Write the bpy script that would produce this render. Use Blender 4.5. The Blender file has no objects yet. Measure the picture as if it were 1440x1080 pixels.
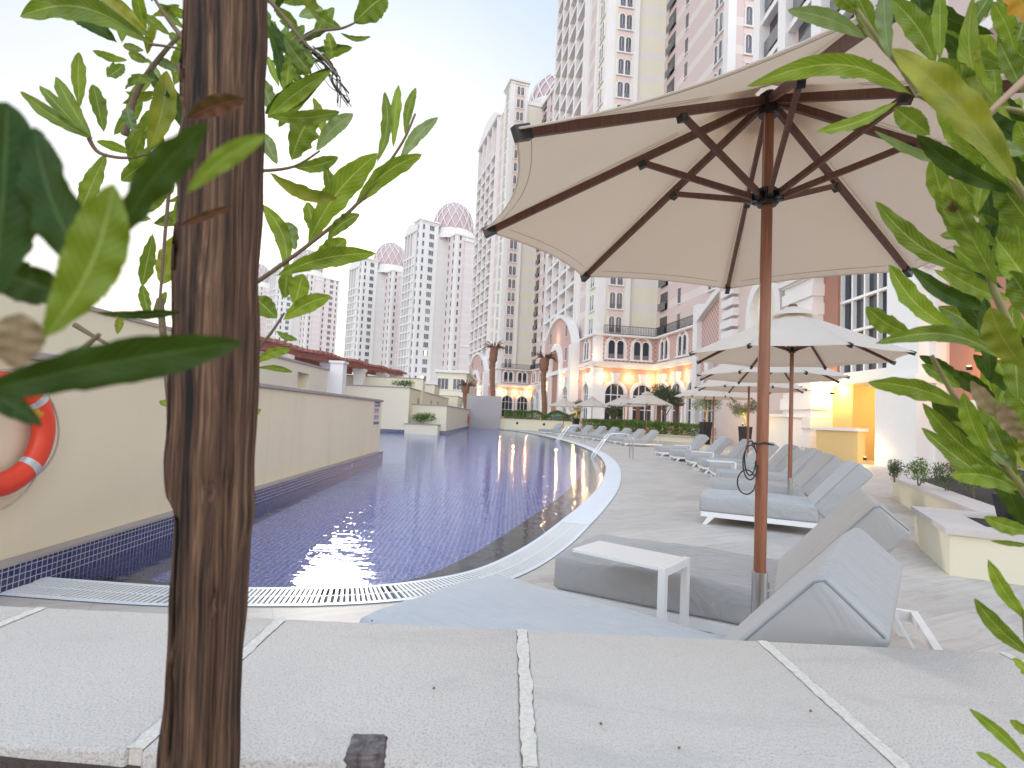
import bpy, bmesh, math, random
from mathutils import Vector, Matrix, Euler, noise
from mathutils.geometry import tessellate_polygon
PI = math.pi
R_ = math.radians
random.seed(7)
scn = bpy.context.scene
col = scn.collection

# ------------------------------------------------------------------ camera
EYE = 1.2
FPX = 778.0
PITCH, ROLL = R_(3.37), R_(2.67)
cp, sp = math.cos(PITCH), math.sin(PITCH)
FW = Vector((0, cp, sp)); RT = Vector((1, 0, 0)); UPV = Vector((0, -sp, cp))
RT2 = math.cos(ROLL) * RT + math.sin(ROLL) * UPV
UP2 = -math.sin(ROLL) * RT + math.cos(ROLL) * UPV
CAM = Vector((0, 0, EYE))
def ray(x, y): return FW + (x - 720) / FPX * RT2 - (y - 540) / FPX * UP2
def at(x, y, d):            # world point on the sight line at forward distance d
    return CAM + ray(x, y) * d
def aty(x, y, Y):
    r = ray(x, y); return CAM + r * (Y / r.y)
def atz(x, y, z):
    r = ray(x, y); return CAM + r * ((z - EYE) / r.z)
def pix(P):
    v = Vector(P) - CAM; z = v.dot(FW)
    if z <= 0.01: return (-1e4, -1e4)
    return (720 + FPX * v.dot(RT2) / z, 540 - FPX * v.dot(UP2) / z)
cd = bpy.data.cameras.new('camera'); cam = bpy.data.objects.new('camera', cd); col.objects.link(cam)
M = Matrix((RT2, UP2, -FW)).transposed().to_4x4(); M.translation = CAM
cam.matrix_world = M
cd.sensor_fit = 'HORIZONTAL'; cd.sensor_width = 36; cd.lens = 36 * FPX / 1440
cd.clip_start = 0.02; cd.clip_end = 6000
cd.dof.use_dof = True; cd.dof.focus_distance = 1.9; cd.dof.aperture_fstop = 9
scn.camera = cam

# ------------------------------------------------------------------ materials
class NT:
    def __init__(s, name):
        s.m = bpy.data.materials.new(name); s.m.use_nodes = True
        s.t = s.m.node_tree; s.n = s.t.nodes; s.l = s.t.links
        s.b = s.n['Principled BSDF']; s.out = s.n['Material Output']
    def node(s, typ, **kw):
        n = s.n.new(typ)
        for k, v in kw.items():
            if k.startswith('i_'):
                key = k[2:]; key = int(key) if key.isdigit() else key.replace('_', ' ')
                n.inputs[key].default_value = v
            else: setattr(n, k, v)
        return n
    def link(s, a, b): s.l.new(a, b)
    def math(s, op, a, b=None, c=None):
        n = s.n.new('ShaderNodeMath'); n.operation = op
        for i, v in enumerate((a, b, c)):
            if v is None: continue
            if isinstance(v, (int, float)): n.inputs[i].default_value = v
            else: s.l.new(v, n.inputs[i])
        return n.outputs[0]
    def mix(s, f, a, b, mode='MIX'):
        n = s.n.new('ShaderNodeMix'); n.data_type = 'RGBA'; n.blend_type = mode
        if isinstance(f, (int, float)): n.inputs[0].default_value = f
        else: s.l.new(f, n.inputs[0])
        for i, v in ((6, a), (7, b)):
            if isinstance(v, tuple): n.inputs[i].default_value = (*v[:3], 1)
            else: s.l.new(v, n.inputs[i])
        return n.outputs[2]
    def coord(s, kind='Object'):
        if not hasattr(s, 'tc'): s.tc = s.n.new('ShaderNodeTexCoord')
        return s.tc.outputs[kind]
    def map(s, scale=(1, 1, 1), rot=(0, 0, 0), loc=(0, 0, 0), kind='Object'):
        n = s.n.new('ShaderNodeMapping'); n.inputs['Scale'].default_value = scale
        n.inputs['Rotation'].default_value = rot; n.inputs['Location'].default_value = loc
        s.l.new(s.coord(kind), n.inputs[0]); return n.outputs[0]
    def noise(s, scale, detail=4, vec=None, rough=.5, dist=0):
        n = s.node('ShaderNodeTexNoise'); n.inputs['Scale'].default_value = scale
        n.inputs['Detail'].default_value = detail; n.inputs['Roughness'].default_value = rough
        n.inputs['Distortion'].default_value = dist
        s.l.new(vec if vec is not None else s.coord(), n.inputs['Vector']); return n.outputs[0]
    def ramp(s, fac, stops):
        n = s.n.new('ShaderNodeValToRGB'); e = n.color_ramp.elements
        while len(e) < len(stops): e.new(.5)
        for i, (p, c) in enumerate(stops):
            e[i].position = p; e[i].color = (*c, 1) if len(c) == 3 else c
        s.l.new(fac, n.inputs[0]); return n.outputs[0]
    def bump(s, h, strength=.3, dist=.01, normal=None):
        n = s.n.new('ShaderNodeBump'); n.inputs['Strength'].default_value = strength
        n.inputs['Distance'].default_value = dist; s.l.new(h, n.inputs['Height'])
        if normal is not None: s.l.new(normal, n.inputs['Normal'])
        s.l.new(n.outputs[0], s.b.inputs['Normal']); return n.outputs[0]
    def base(s, c):
        if isinstance(c, tuple): s.b.inputs['Base Color'].default_value = (*c[:3], 1)
        else: s.l.new(c, s.b.inputs['Base Color'])
    def set(s, rough=.6, metal=0, spec=None):
        s.b.inputs['Roughness'].default_value = rough; s.b.inputs['Metallic'].default_value = metal
        if spec is not None: s.b.inputs['Specular IOR Level'].default_value = spec
def sc3(c, k): return tuple(x * k for x in c)
def plain(name, c, rough=.6, metal=0, var=.12, nscale=3, bump=0, bscale=60, bdist=.005):
    t = NT(name); f = t.noise(nscale, 5)
    t.base(t.mix(f, sc3(c, 1 - var), sc3(c, 1 + var))); t.set(rough, metal)
    if bump: t.bump(t.noise(bscale, 4), bump, bdist)
    return t.m
MT = {}
MT['stucco'] = plain('stucco_cream', (.68, .585, .42), .85, var=.05, nscale=.7, bump=.25, bscale=120, bdist=.003)
def m_stucco(name, c):
    t = NT(name); a = t.noise(.8, 6, None, .65, .3); st = t.noise(2.2, 5, t.map(scale=(1, 1, .12)), .6, .4)
    cc = t.mix(a, sc3(c, .93), sc3(c, 1.05)); cc = t.mix(t.ramp(st, [(.52, (0, 0, 0)), (.72, (.22, .22, .22))]), cc, sc3(c, .72))
    t.base(cc); t.set(.85); t.bump(t.noise(120, 5), .3, .003); return t.m
MT['stucco'] = m_stucco('stucco_cream', (.75, .645, .465))
MT['stucco_pale'] = plain('stucco_pale', (.72, .66, .50), .85, var=.05, nscale=.4, bump=.15, bscale=80)
MT['white'] = plain('white_paint', (.78, .77, .75), .5, var=.03)
MT['white_metal'] = plain('white_powder_coat', (.80, .79, .78), .35, var=.02)
MT['white_trim'] = plain('white_stone_trim', (.78, .74, .71), .75, var=.06, nscale=.5)
MT['greycap'] = plain('grey_stone_cap', (.36, .31, .29), .7, var=.15, nscale=4, bump=.2)
MT['pinkcap'] = plain('travertine_cap', (.56, .50, .46), .6, var=.12, nscale=5, bump=.2)
MT['greywall'] = plain('grey_stone', (.40, .36, .36), .7, var=.12, nscale=.8)
MT['dark_glass'] = plain('dark_glass', (.035, .045, .06), .08, var=.3, nscale=.3)
def m_fglass():
    t = NT('tower_glass'); oi = t.node('ShaderNodeObjectInfo'); n = t.noise(.9, 3)
    c = t.ramp(oi.outputs['Random'], [(.0, (.06, .065, .09)), (.6, (.12, .12, .14)), (.85, (.20, .19, .19)), (1, (.34, .31, .28))])
    t.base(t.mix(t.math('MULTIPLY', n, .6), c, (.05, .05, .07))); t.set(.15); return t.m
MT['far_glass'] = m_fglass()
MT['lounge_glass'] = plain('shaded_glass', (.05, .05, .055), .1, var=.4, nscale=.2)
MT['black_rail'] = plain('black_iron', (.03, .03, .032), .4)
MT['grey_rail'] = plain('iron_railing', (.16, .155, .16), .5)
MT['black_pot'] = plain('black_pot', (.018, .018, .02), .35)
MT['black_plastic'] = plain('black_plastic', (.015, .014, .014), .35)
MT['soil'] = plain('soil', (.075, .05, .038), .95, var=.5, nscale=40, bump=.8, bscale=90, bdist=.02)
MT['red'] = plain('life_ring_orange', (.72, .055, .02), .4, var=.06)
MT['silver'] = plain('reflective_tape', (.55, .56, .58), .3, metal=.5)
MT['steel'] = plain('steel', (.62, .62, .63), .22, metal=1, var=.04)
MT['rope'] = plain('rope', (.45, .40, .33), .9)
MT['twig'] = plain('twig_bark', (.16, .115, .07), .85, var=.35, nscale=60, bump=.4, bscale=200)
MT['greenstem'] = plain('green_stem', (.22, .20, .07), .6, var=.3, nscale=30)
MT['deadwood'] = plain('dead_twig', (.42, .28, .19), .8, var=.2, nscale=40)
MT['palm'] = plain('palm_bark', (.23, .115, .07), .95, var=.4, nscale=6, bump=.8, bscale=12, bdist=.05)
MT['pergola'] = plain('pergola_timber', (.34, .13, .095), .7, var=.3, nscale=1.2)
MT['signblue'] = plain('sign_blue', (.07, .09, .17), .4)
MT['signgrey'] = plain('sign_grey', (.62, .60, .62), .4)
MT['orange_wall'] = plain('ochre_render', (.70, .50, .22), .8, var=.05, nscale=.5)
MT['brownwall'] = plain('terracotta_render', (.40, .20, .145), .8, var=.05, nscale=.6)
MT['pinkplain'] = plain('pink_render', (.71, .56, .51), .8, var=.05, nscale=.5)
MT['arcade'] = plain('peach_render', (.60, .36, .25), .8, var=.06, nscale=.4)
MT['haze_block'] = MT['white_trim']
def emis(name, c, s):
    t = NT(name); t.base(c); t.b.inputs['Emission Color'].default_value = (*c, 1); t.b.inputs['Emission Strength'].default_value = s
    return t.m
MT['lamp'] = emis('lamp_lens', (1, .72, .35), 9)
MT['litroom'] = emis('lit_room', (1, .78, .42), .9)
def banded(name, c1, c2, period, frac, off=0, grooves=True):
    t = NT(name); s = t.node('ShaderNodeSeparateXYZ'); t.link(t.coord(), s.inputs[0])
    fr = t.math('FRACT', t.math('DIVIDE', t.math('ADD', s.outputs[2], off), period))
    m = t.math('LESS_THAN', fr, frac)
    n = t.noise(.25, 4)
    c = t.mix(m, c1, c2)
    c = t.mix(t.math('MULTIPLY', n, .18), c, sc3(c1, .6))
    t.base(c); t.set(.82)
    return t.m
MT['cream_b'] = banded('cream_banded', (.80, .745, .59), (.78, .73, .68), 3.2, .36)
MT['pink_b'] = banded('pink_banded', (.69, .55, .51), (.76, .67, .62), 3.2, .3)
MT['far_w'] = banded('far_white_banded', (.78, .75, .71), (.79, .765, .74), 3.2, .3)  # pale paint of the distant towers, whitened further to stand in for haze
MT['far_p'] = banded('far_pink_banded', (.74, .655, .63), (.76, .70, .675), 3.2, .3)  # distant pink with hazy paleness mixed into the paint colour
def diamond(name, c1, c2, s):
    t = NT(name)
    sx = t.node('ShaderNodeSeparateXYZ'); t.link(t.coord(), sx.inputs[0])
    h = t.math('ADD', sx.outputs[0], sx.outputs[1])
    a = t.math('ABSOLUTE', t.math('SUBTRACT', t.math('FRACT', t.math('MULTIPLY', t.math('ADD', h, sx.outputs[2]), s)), .5))
    b = t.math('ABSOLUTE', t.math('SUBTRACT', t.math('FRACT', t.math('MULTIPLY', t.math('SUBTRACT', h, sx.outputs[2]), s)), .5))
    m = t.math('LESS_THAN', t.math('MINIMUM', a, b), .13)
    t.base(t.mix(m, c1, c2)); t.set(.85); t.bump(m, .3, .03)
    return t.m
MT['diamond'] = diamond('pink_diamond_tile', (.48, .27, .235), (.66, .50, .45), 1.7)
# terrazzo-like coping
def m_coping():
    t = NT('cast_stone')
    big = t.noise(3.2, 5); f1 = t.noise(300, 3, rough=.6); f2 = t.noise(170, 4, rough=.65)
    c = t.mix(big, (.59, .525, .475), (.69, .62, .565))
    c = t.mix(t.ramp(f1, [(.38, (1, 1, 1)), (.48, (0, 0, 0))]), c, (.44, .395, .36))
    st = t.noise(9, 6, rough=.7)
    c = t.mix(t.ramp(st, [(.58, (0, 0, 0)), (.75, (.5, .5, .5))]), c, (.46, .42, .39))
    v = t.node('ShaderNodeTexVoronoi', feature='F1'); v.inputs['Scale'].default_value = 95; t.link(t.coord(), v.inputs['Vector'])
    pit = t.ramp(v.outputs['Distance'], [(.0, (0, 0, 0)), (.32, (1, 1, 1))])
    oi = t.node('ShaderNodeObjectInfo'); c = t.mix(t.math('MULTIPLY', oi.outputs['Random'], .35), c, (.60, .55, .50)); ln = t.noise(1.1, 6, t.map(scale=(1, 3, 1)), .7, 1.5); c = t.mix(t.ramp(ln, [(.5, (0, 0, 0)), (.62, (.35, .35, .35)), (.66, (0, 0, 0))]), c, (.42, .39, .37))
    t.base(c); t.set(.8)
    h = t.math('ADD', t.math('MULTIPLY', f2, 1.0), t.math('MULTIPLY', pit, .35))
    h = t.math('ADD', h, t.math('MULTIPLY', f1, .5))
    t.bump(h, 1.0, .0045)
    return t.m
MT['coping'] = m_coping()
MT['mortar'] = plain('mortar', (.66, .60, .53), .9, var=.32, nscale=150, bump=.8, bscale=260, bdist=.003)
def m_deck():
    t = NT('travertine_pavers')
    v = t.map(rot=(0, 0, R_(-27)))
    w = t.noise(2.6, 6, v, .62, .6)
    st = t.node('ShaderNodeMapping'); st.inputs['Scale'].default_value = (1.2, 9, 1); t.link(v, st.inputs[0])
    w2 = t.noise(1.6, 7, st.outputs[0], .68, .8)
    br = t.node('ShaderNodeTexBrick'); t.link(v, br.inputs['Vector'])
    br.inputs['Scale'].default_value = 1; br.inputs['Brick Width'].default_value = .62; br.inputs['Row Height'].default_value = .41
    br.inputs['Mortar Size'].default_value = .004; br.inputs['Color1'].default_value = (.5, .5, .5, 1); br.inputs['Color2'].default_value = (.62, .62, .62, 1); br.inputs['Mortar'].default_value = (.42, .42, .42, 1)
    br.inputs['Bias'].default_value = -.2
    c = t.ramp(w2, [(.28, (.37, .31, .265)), (.5, (.51, .45, .40)), (.72, (.60, .54, .485))])
    c = t.mix(t.math('MULTIPLY', w, .5), c, (.55, .51, .48))
    c = t.mix(.85, c, t.mix(1.0, c, br.outputs[0], 'MULTIPLY'))
    g = t.node('ShaderNodeBrightContrast'); g.inputs['Bright'].default_value = 0
    c2 = t.mix(1.0, c, (1.62, 1.62, 1.62), 'MULTIPLY')
    t.base(c2)
    t.b.inputs['Roughness'].default_value = .55
    t.bump(t.math('ADD', w2, t.math('MULTIPLY', br.outputs['Fac'], -1.5)), .35, .004)
    return t.m
MT['deck'] = m_deck()
MT['ground'] = plain('sandy_ground', (.42, .38, .34), .9, var=.15, nscale=.1)
def m_tile(name, c1, c2, grout, size, rough=.2, gw=.09):
    t = NT(name)
    v = t.map(rot=(0, 0, 0))
    s = t.node('ShaderNodeSeparateXYZ'); t.link(v, s.inputs[0])
    geo = t.node('ShaderNodeNewGeometry'); ns = t.node('ShaderNodeSeparateXYZ'); t.link(geo.outputs['Normal'], ns.inputs[0])
    def g(o, axis):
        fr = t.math('FRACT', t.math('ADD', t.math('DIVIDE', s.outputs[o], size), .5 * gw))
        l = t.math('LESS_THAN', fr, gw)
        off = t.math('LESS_THAN', t.math('ABSOLUTE', ns.outputs[o]), .7)
        return t.math('MULTIPLY', l, off)
    m = t.math('MAXIMUM', t.math('MAXIMUM', g(0, 0), g(1, 1)), g(2, 2))
    sn = t.node('ShaderNodeVectorMath', operation='SNAP'); t.link(v, sn.inputs[0]); sn.inputs[1].default_value = (size, size, size)
    wn = t.node('ShaderNodeTexWhiteNoise'); t.link(sn.outputs[0], wn.inputs[0])
    c = t.mix(wn.outputs[0], c1, c2)
    t.base(t.mix(m, c, grout)); t.set(rough)
    return t.m
MT['pool_tile'] = m_tile('blue_mosaic', (.18, .18, .62), (.29, .29, .76), (.76, .76, .90), .062, .3, .17)
MT['band_tile'] = m_tile('navy_mosaic_band', (.02, .022, .07), (.045, .05, .13), (.42, .42, .48), .042, .2, .14)
MT['ledge_tile'] = m_tile('brown_ledge_tile', (.105, .082, .072), (.135, .105, .09), (.16, .13, .11), .3, .4, .02)
def m_water():
    t = NT('pool_water')
    t.n.remove(t.b)
    gl = t.node('ShaderNodeBsdfGlass'); gl.inputs['Roughness'].default_value = 0; gl.inputs['Color'].default_value = (.90, .94, 1, 1); gl.inputs['IOR'].default_value = 1.34
    v1 = t.map(scale=(1, 1.6, 1)); v2 = t.map(scale=(1, 2.2, 1), rot=(0, 0, .25))
    h = t.math('ADD', t.noise(2.2, 3, v1, .5, .4), t.math('MULTIPLY', t.noise(7.5, 2, v2, .5, .3), .34))
    b = t.node('ShaderNodeBump'); b.inputs['Strength'].default_value = 1; b.inputs['Distance'].default_value = .007; t.link(h, b.inputs['Height'])
    t.link(b.outputs[0], gl.inputs['Normal']); t.link(gl.outputs[0], t.out.inputs[0])
    return t.m
MT['water'] = m_water()
def m_wood(name, stops, scale=1, rough=.7, bump=.5, zs=.06, bd=.004, fine=70):
    t = NT(name)
    v = t.map(scale=(1, 1, zs)); n1 = t.noise(fine * scale, 5, v, .65, .4)
    v2 = t.map(scale=(1, 1, zs * .6)); n2 = t.noise(fine * .35 * scale, 4, v2, .6, 1.0)
    f = t.math('ADD', t.math('MULTIPLY', n1, .55), t.math('MULTIPLY', n2, .45))
    t.base(t.ramp(f, stops)); t.set(rough)
    t.bump(f, bump, bd)
    return t.m
MT['oldwood'] = m_wood('weathered_post', [(.40, (.008, .004, .003)), (.46, (.05, .024, .013)), (.54, (.12, .060, .032)), (.64, (.27, .155, .088))], 1.0, .85, 1.0, .03, .005, 230)
MT['teak'] = m_wood('stained_teak', [(.3, (.15, .050, .024)), (.5, (.25, .090, .045)), (.7, (.34, .135, .07))], 1.4, .35, .15, .05, .001)
MT['darkteak'] = m_wood('dark_teak_rib', [(.3, (.085, .034, .023)), (.7, (.19, .078, .052))], 1.4, .45, .1, .05, .001)
MT['stake'] = m_wood('grey_stake', [(.35, (.035, .03, .03)), (.5, (.12, .10, .10)), (.68, (.25, .22, .21))], 1.3, .9, 1.0, .05, .006, 110)
def m_fabric(name, c, transl=0, scale=900, wr=0, var=.08, tcol=None):
    t = NT(name)
    n = t.noise(2.5, 4); w = t.noise(scale, 2)
    cc = t.mix(n, sc3(c, 1 - var), sc3(c, 1 + var)); cc = t.mix(t.math('MULTIPLY', w, .25), cc, sc3(c, .75))
    t.base(cc); t.set(.9); t.b.inputs['Sheen Weight'].default_value = .15
    h = t.math('MULTIPLY', w, .05)
    if wr:
        a = t.noise(5, 3, t.map(scale=(1, 3.2, 1), rot=(0, 0, .5)), .5, 1.2)
        h = t.math('ADD', h, t.math('MULTIPLY', a, wr))
    t.bump(h, 1, .016)
    if transl:
        tl = t.node('ShaderNodeBsdfTranslucent')
        if tcol: tl.inputs[0].default_value = (*tcol, 1)
        else: t.link(cc, tl.inputs[0])
        mx = t.node('ShaderNodeMixShader'); mx.inputs[0].default_value = transl
        t.link(t.b.outputs[0], mx.inputs[1]); t.link(tl.outputs[0], mx.inputs[2]); t.link(mx.outputs[0], t.out.inputs[0])
    return t.m
MT['canopy'] = m_fabric('canopy_cloth', (.86, .82, .77), .56, 500, .25, tcol=(.84, .72, .60))
MT['seam'] = plain('canopy_stitching', (.52, .45, .38), .9)
MT['cushion'] = m_fabric('grey_outdoor_fabric', (.40, .395, .395), 0, 700, 1.7)
MT['cushion2'] = m_fabric('grey_outdoor_fabric_back', (.385, .38, .38), 0, 700, .9)
MT['cover'] = m_fabric('pale_draped_cover', (.50, .515, .54), 0, 700, .8)
MT['piping'] = plain('piping', (.24, .25, .27), .8)
def m_leaf(name, c_lo, c_hi, vein, spot=None, tr=.42, rough=.5):
    t = NT(name)
    s = t.node('ShaderNodeSeparateXYZ'); t.link(t.coord('UV'), s.inputs[0])
    u, v = s.outputs[0], s.outputs[1]
    av = t.math('ABSOLUTE', t.math('SUBTRACT', v, .5))
    mid = t.math('LESS_THAN', av, .028)
    ph = t.math('FRACT', t.math('SUBTRACT', t.math('MULTIPLY', u, 15), t.math('MULTIPLY', av, 5.5)))
    vn = t.math('LESS_THAN', t.math('ABSOLUTE', t.math('SUBTRACT', ph, .5)), .075)
    vv = t.math('MAXIMUM', mid, t.math('MULTIPLY', vn, .42))
    n = t.noise(24, 5, None, .65); n2 = t.noise(90, 4)
    oi = t.node('ShaderNodeObjectInfo')
    c = t.mix(t.ramp(n, [(.3, (0, 0, 0)), (.7, (1, 1, 1))]), c_lo, c_hi)
    c = t.mix(t.math('MULTIPLY', oi.outputs['Random'], .45), c, sc3(c_lo, .6))
    c = t.mix(t.math('MULTIPLY', vv, .75), c, vein)
    if spot:
        pz = t.ramp(t.noise(38, 3), [(.60, (0, 0, 0)), (.66, (1, 1, 1))])
        c = t.mix(pz, c, spot)
    t.base(c); t.set(rough - .05, 0, .38 if tr > .25 else .15)
    h = t.math('ADD', t.math('MULTIPLY', t.math('SUBTRACT', 1, vv), .5), t.math('MULTIPLY', n2, .4))
    t.bump(h, .6, .0012)
    tl = t.node('ShaderNodeBsdfTranslucent'); t.link(t.mix(.35, c, (.34, .46, .02)), tl.inputs[0])
    mx = t.node('ShaderNodeMixShader'); mx.inputs[0].default_value = tr
    t.link(t.b.outputs[0], mx.inputs[1]); t.link(tl.outputs[0], mx.inputs[2]); t.link(mx.outputs[0], t.out.inputs[0])
    return t.m
LF = {
 'g': m_leaf('leaf_green', (.075, .135, .014), (.19, .27, .026), (.38, .46, .13)),
 'b': m_leaf('leaf_bright', (.14, .235, .016), (.28, .37, .03), (.48, .54, .15)),
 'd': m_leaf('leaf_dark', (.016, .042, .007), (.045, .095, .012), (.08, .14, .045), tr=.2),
 'k': m_leaf('leaf_underside', (.15, .22, .09), (.25, .33, .14), (.36, .45, .26)),
 'y': m_leaf('leaf_yellowing', (.13, .18, .015), (.34, .32, .03), (.30, .30, .07), tr=.35),
 'o': m_leaf('leaf_orange', (.45, .20, .02), (.62, .30, .03), (.5, .3, .08), tr=.4),
 's': m_leaf('leaf_spotted', (.13, .22, .02), (.28, .32, .03), (.40, .45, .14), spot=(.10, .035, .015)),
 't': m_leaf('leaf_dead', (.30, .20, .12), (.50, .37, .25), (.30, .19, .12), tr=.25),
 'r': m_leaf('leaf_russet', (.10, .035, .022), (.20, .075, .045), (.2, .09, .06), tr=.2),
}
def m_clump(name, lo, hi, tr=.25):
    t = NT(name); n = t.noise(3.5, 3)
    geo = t.node('ShaderNodeNewGeometry')
    c = t.mix(geo.outputs['Random Per Island'], lo, hi); c = t.mix(t.math('MULTIPLY', n, .5), c, sc3(lo, .8))
    t.base(c); t.set(.5)
    tl = t.node('ShaderNodeBsdfTranslucent'); t.link(c, tl.inputs[0])
    mx = t.node('ShaderNodeMixShader'); mx.inputs[0].default_value = tr
    t.link(t.b.outputs[0], mx.inputs[1]); t.link(tl.outputs[0], mx.inputs[2]); t.link(mx.outputs[0], t.out.inputs[0])
    return t.m
MT['hedge'] = m_clump('hedge_leaves', (.06, .12, .02), (.22, .34, .05))
MT['olive'] = m_clump('olive_leaves', (.055, .08, .03), (.17, .20, .08))
MT['palmleaf'] = m_clump('dry_fronds', (.16, .08, .05), (.30, .16, .10))

# ------------------------------------------------------------------ mesh builder
class MB:
    def __init__(s): s.v = []; s.f = []; s.mi = []; s.uv = []; s.sm = []
    def add(s, vs, fs, mi=0, smooth=False, uvs=None):
        o = len(s.v); s.v += [tuple(x) for x in vs]
        for i, f in enumerate(fs):
            s.f.append([o + j for j in f]); s.mi.append(mi); s.sm.append(smooth)
            s.uv.append([uvs[j] for j in f] if uvs else None)
    def box(s, x0, x1, y0, y1, z0, z1, mi=0, M=None):
        vs = [Vector((x, y, z)) for z in (z0, z1) for y in (y0, y1) for x in (x0, x1)]
        if M is not None: vs = [M @ v for v in vs]
        s.add(vs, [(0, 2, 3, 1), (4, 5, 7, 6), (0, 1, 5, 4), (2, 6, 7, 3), (0, 4, 6, 2), (1, 3, 7, 5)], mi)
    def prism(s, poly, z0, z1, mi=0, M=None, sm=False):      # poly in XY
        n = len(poly); vs = [Vector((p[0], p[1], z)) for z in (z0, z1) for p in poly]
        if M is not None: vs = [M @ v for v in vs]
        fs = [(i, (i + 1) % n, n + (i + 1) % n, n + i) for i in range(n)]
        s.add(vs, fs, mi, sm); o = 0
        s.add(vs, [tuple(range(n))[::-1], tuple(range(n, 2 * n))], mi)
    def tube(s, pts, r, n=8, mi=0, cap=True, sm=True):
        pts = [Vector(p) for p in pts]; rs = r if isinstance(r, (list, tuple)) else [r] * len(pts)
        vs = []; up = Vector((0, 0, 1)); prev = None
        for i, p in enumerate(pts):
            d = (pts[min(i + 1, len(pts) - 1)] - pts[max(i - 1, 0)]).normalized()
            if prev is None:
                a = up if abs(d.dot(up)) < .95 else Vector((1, 0, 0)); x = d.cross(a).normalized()
            else: x = (prev - d * prev.dot(d)).normalized()
            prev = x; y = d.cross(x)
            for k in range(n):
                t = 2 * PI * k / n; vs.append(p + (x * math.cos(t) + y * math.sin(t)) * rs[i])
        fs = [(i * n + k, i * n + (k + 1) % n, (i + 1) * n + (k + 1) % n, (i + 1) * n + k) for i in range(len(pts) - 1) for k in range(n)]
        s.add(vs, fs, mi, sm)
        if cap: s.add(vs, [tuple(range(n))[::-1], tuple(range((len(pts) - 1) * n, len(pts) * n))], mi)
    def bar(s, a, b, w, h, mi=0, up=(0, 0, 1)):
        a, b = Vector(a), Vector(b); d = (b - a).normalized(); u = Vector(up); x = d.cross(u).normalized(); y = x.cross(d)
        vs = [p + x * sx * w / 2 + y * sy * h / 2 for p in (a, b) for sx, sy in ((-1, -1), (1, -1), (1, 1), (-1, 1))]
        s.add(vs, [(0, 1, 5, 4), (1, 2, 6, 5), (2, 3, 7, 6), (3, 0, 4, 7), (3, 2, 1, 0), (4, 5, 6, 7)], mi)
    def lathe(s, prof, n=24, mi=0, M=None, sm=True):
        vs = []
        for r, z in prof:
            for k in range(n): vs.append(Vector((r * math.cos(2 * PI * k / n), r * math.sin(2 * PI * k / n), z)))
        if M is not None: vs = [M @ v for v in vs]
        s.add(vs, [(i * n + k, i * n + (k + 1) % n, (i + 1) * n + (k + 1) % n, (i + 1) * n + k) for i in range(len(prof) - 1) for k in range(n)], mi, sm)
    def ringprism(s, outer, inner, y0, y1, mi=0):  # outlines (x,z) same count, open strip
        n = len(outer); vs = []
        for y in (y0, y1):
            for o in (outer, inner): vs += [Vector((p[0], y, p[1])) for p in o]
        fs = []
        for i in range(n - 1):
            fs += [(i, i + 1, n + i + 1, n + i), (2 * n + i + 1, 2 * n + i, 3 * n + i, 3 * n + i + 1), (i + 1, i, 2 * n + i, 2 * n + i + 1), (n + i, n + i + 1, 3 * n + i + 1, 3 * n + i)]
        s.add(vs, fs, mi)
    def face(s, pts, mi=0): s.add(pts, [tuple(range(len(pts)))], mi)
    def mesh(s, name, mats):
        me = bpy.data.meshes.new(name); me.from_pydata(s.v, [], s.f)
        for m in (mats if isinstance(mats, (list, tuple)) else [mats]): me.materials.append(m)
        me.polygons.foreach_set('material_index', s.mi); me.polygons.foreach_set('use_smooth', s.sm)
        if any(u for u in s.uv):
            l = me.uv_layers.new(name='UVMap'); k = 0
            for i, f in enumerate(s.f):
                for j in range(len(f)):
                    l.data[k].uv = s.uv[i][j] if s.uv[i] else (0, 0); k += 1
        me.update(); return me
    def obj(s, name, mats, parent=None, loc=None, bevel=0):
        me = s.mesh(name, mats)
        if bevel:
            bm = bmesh.new(); bm.from_mesh(me); bmesh.ops.bevel(bm, geom=list(bm.edges), offset=bevel, segments=2, affect='EDGES', profile=.6); bm.to_mesh(me); bm.free()
        return link(name, me, parent, loc)
def link(name, me, parent=None, loc=None):
    o = bpy.data.objects.new(name, me); col.objects.link(o)
    if parent: o.parent = parent
    if loc is not None: o.location = loc
    return o
def tag(o, label=None, cat=None, group=None, kind=None):
    if label: o['label'] = label
    if cat: o['category'] = cat
    if group: o['group'] = group
    if kind: o['kind'] = kind
    return o
def empty(name, loc, rz=0, label=None, cat=None, group=None):
    o = bpy.data.objects.new(name, None); col.objects.link(o); o.location = loc; o.rotation_euler = (0, 0, rz); o.empty_display_size = .1
    return tag(o, label, cat, group)
KIDS = {}
def copy_tree(o, parent=None):
    kids = [c for c in col.objects if c.parent == o]
    c = o.copy(); col.objects.link(c)
    if parent: c.parent = parent
    for k in kids: copy_tree(k, c)
    return c
def bevel_box(bm_, x0, x1, y0, y1, z0, z1, r, seg=3, M=None):
    """rounded box into an MB"""
    bm = bmesh.new(); bmesh.ops.create_cube(bm, size=1)
    for v in bm.verts: v.co = Vector(((x0 + x1) / 2 + v.co.x * (x1 - x0), (y0 + y1) / 2 + v.co.y * (y1 - y0), (z0 + z1) / 2 + v.co.z * (z1 - z0)))
    bmesh.ops.bevel(bm, geom=list(bm.edges), offset=r, segments=seg, affect='EDGES', profile=.5)
    bm.verts.index_update()
    vs = [(M @ v.co) if M is not None else v.co.copy() for v in bm.verts]
    bm_.add(vs, [tuple(v.index for v in f.verts) for f in bm.faces], 0, True); bm.free()
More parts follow.
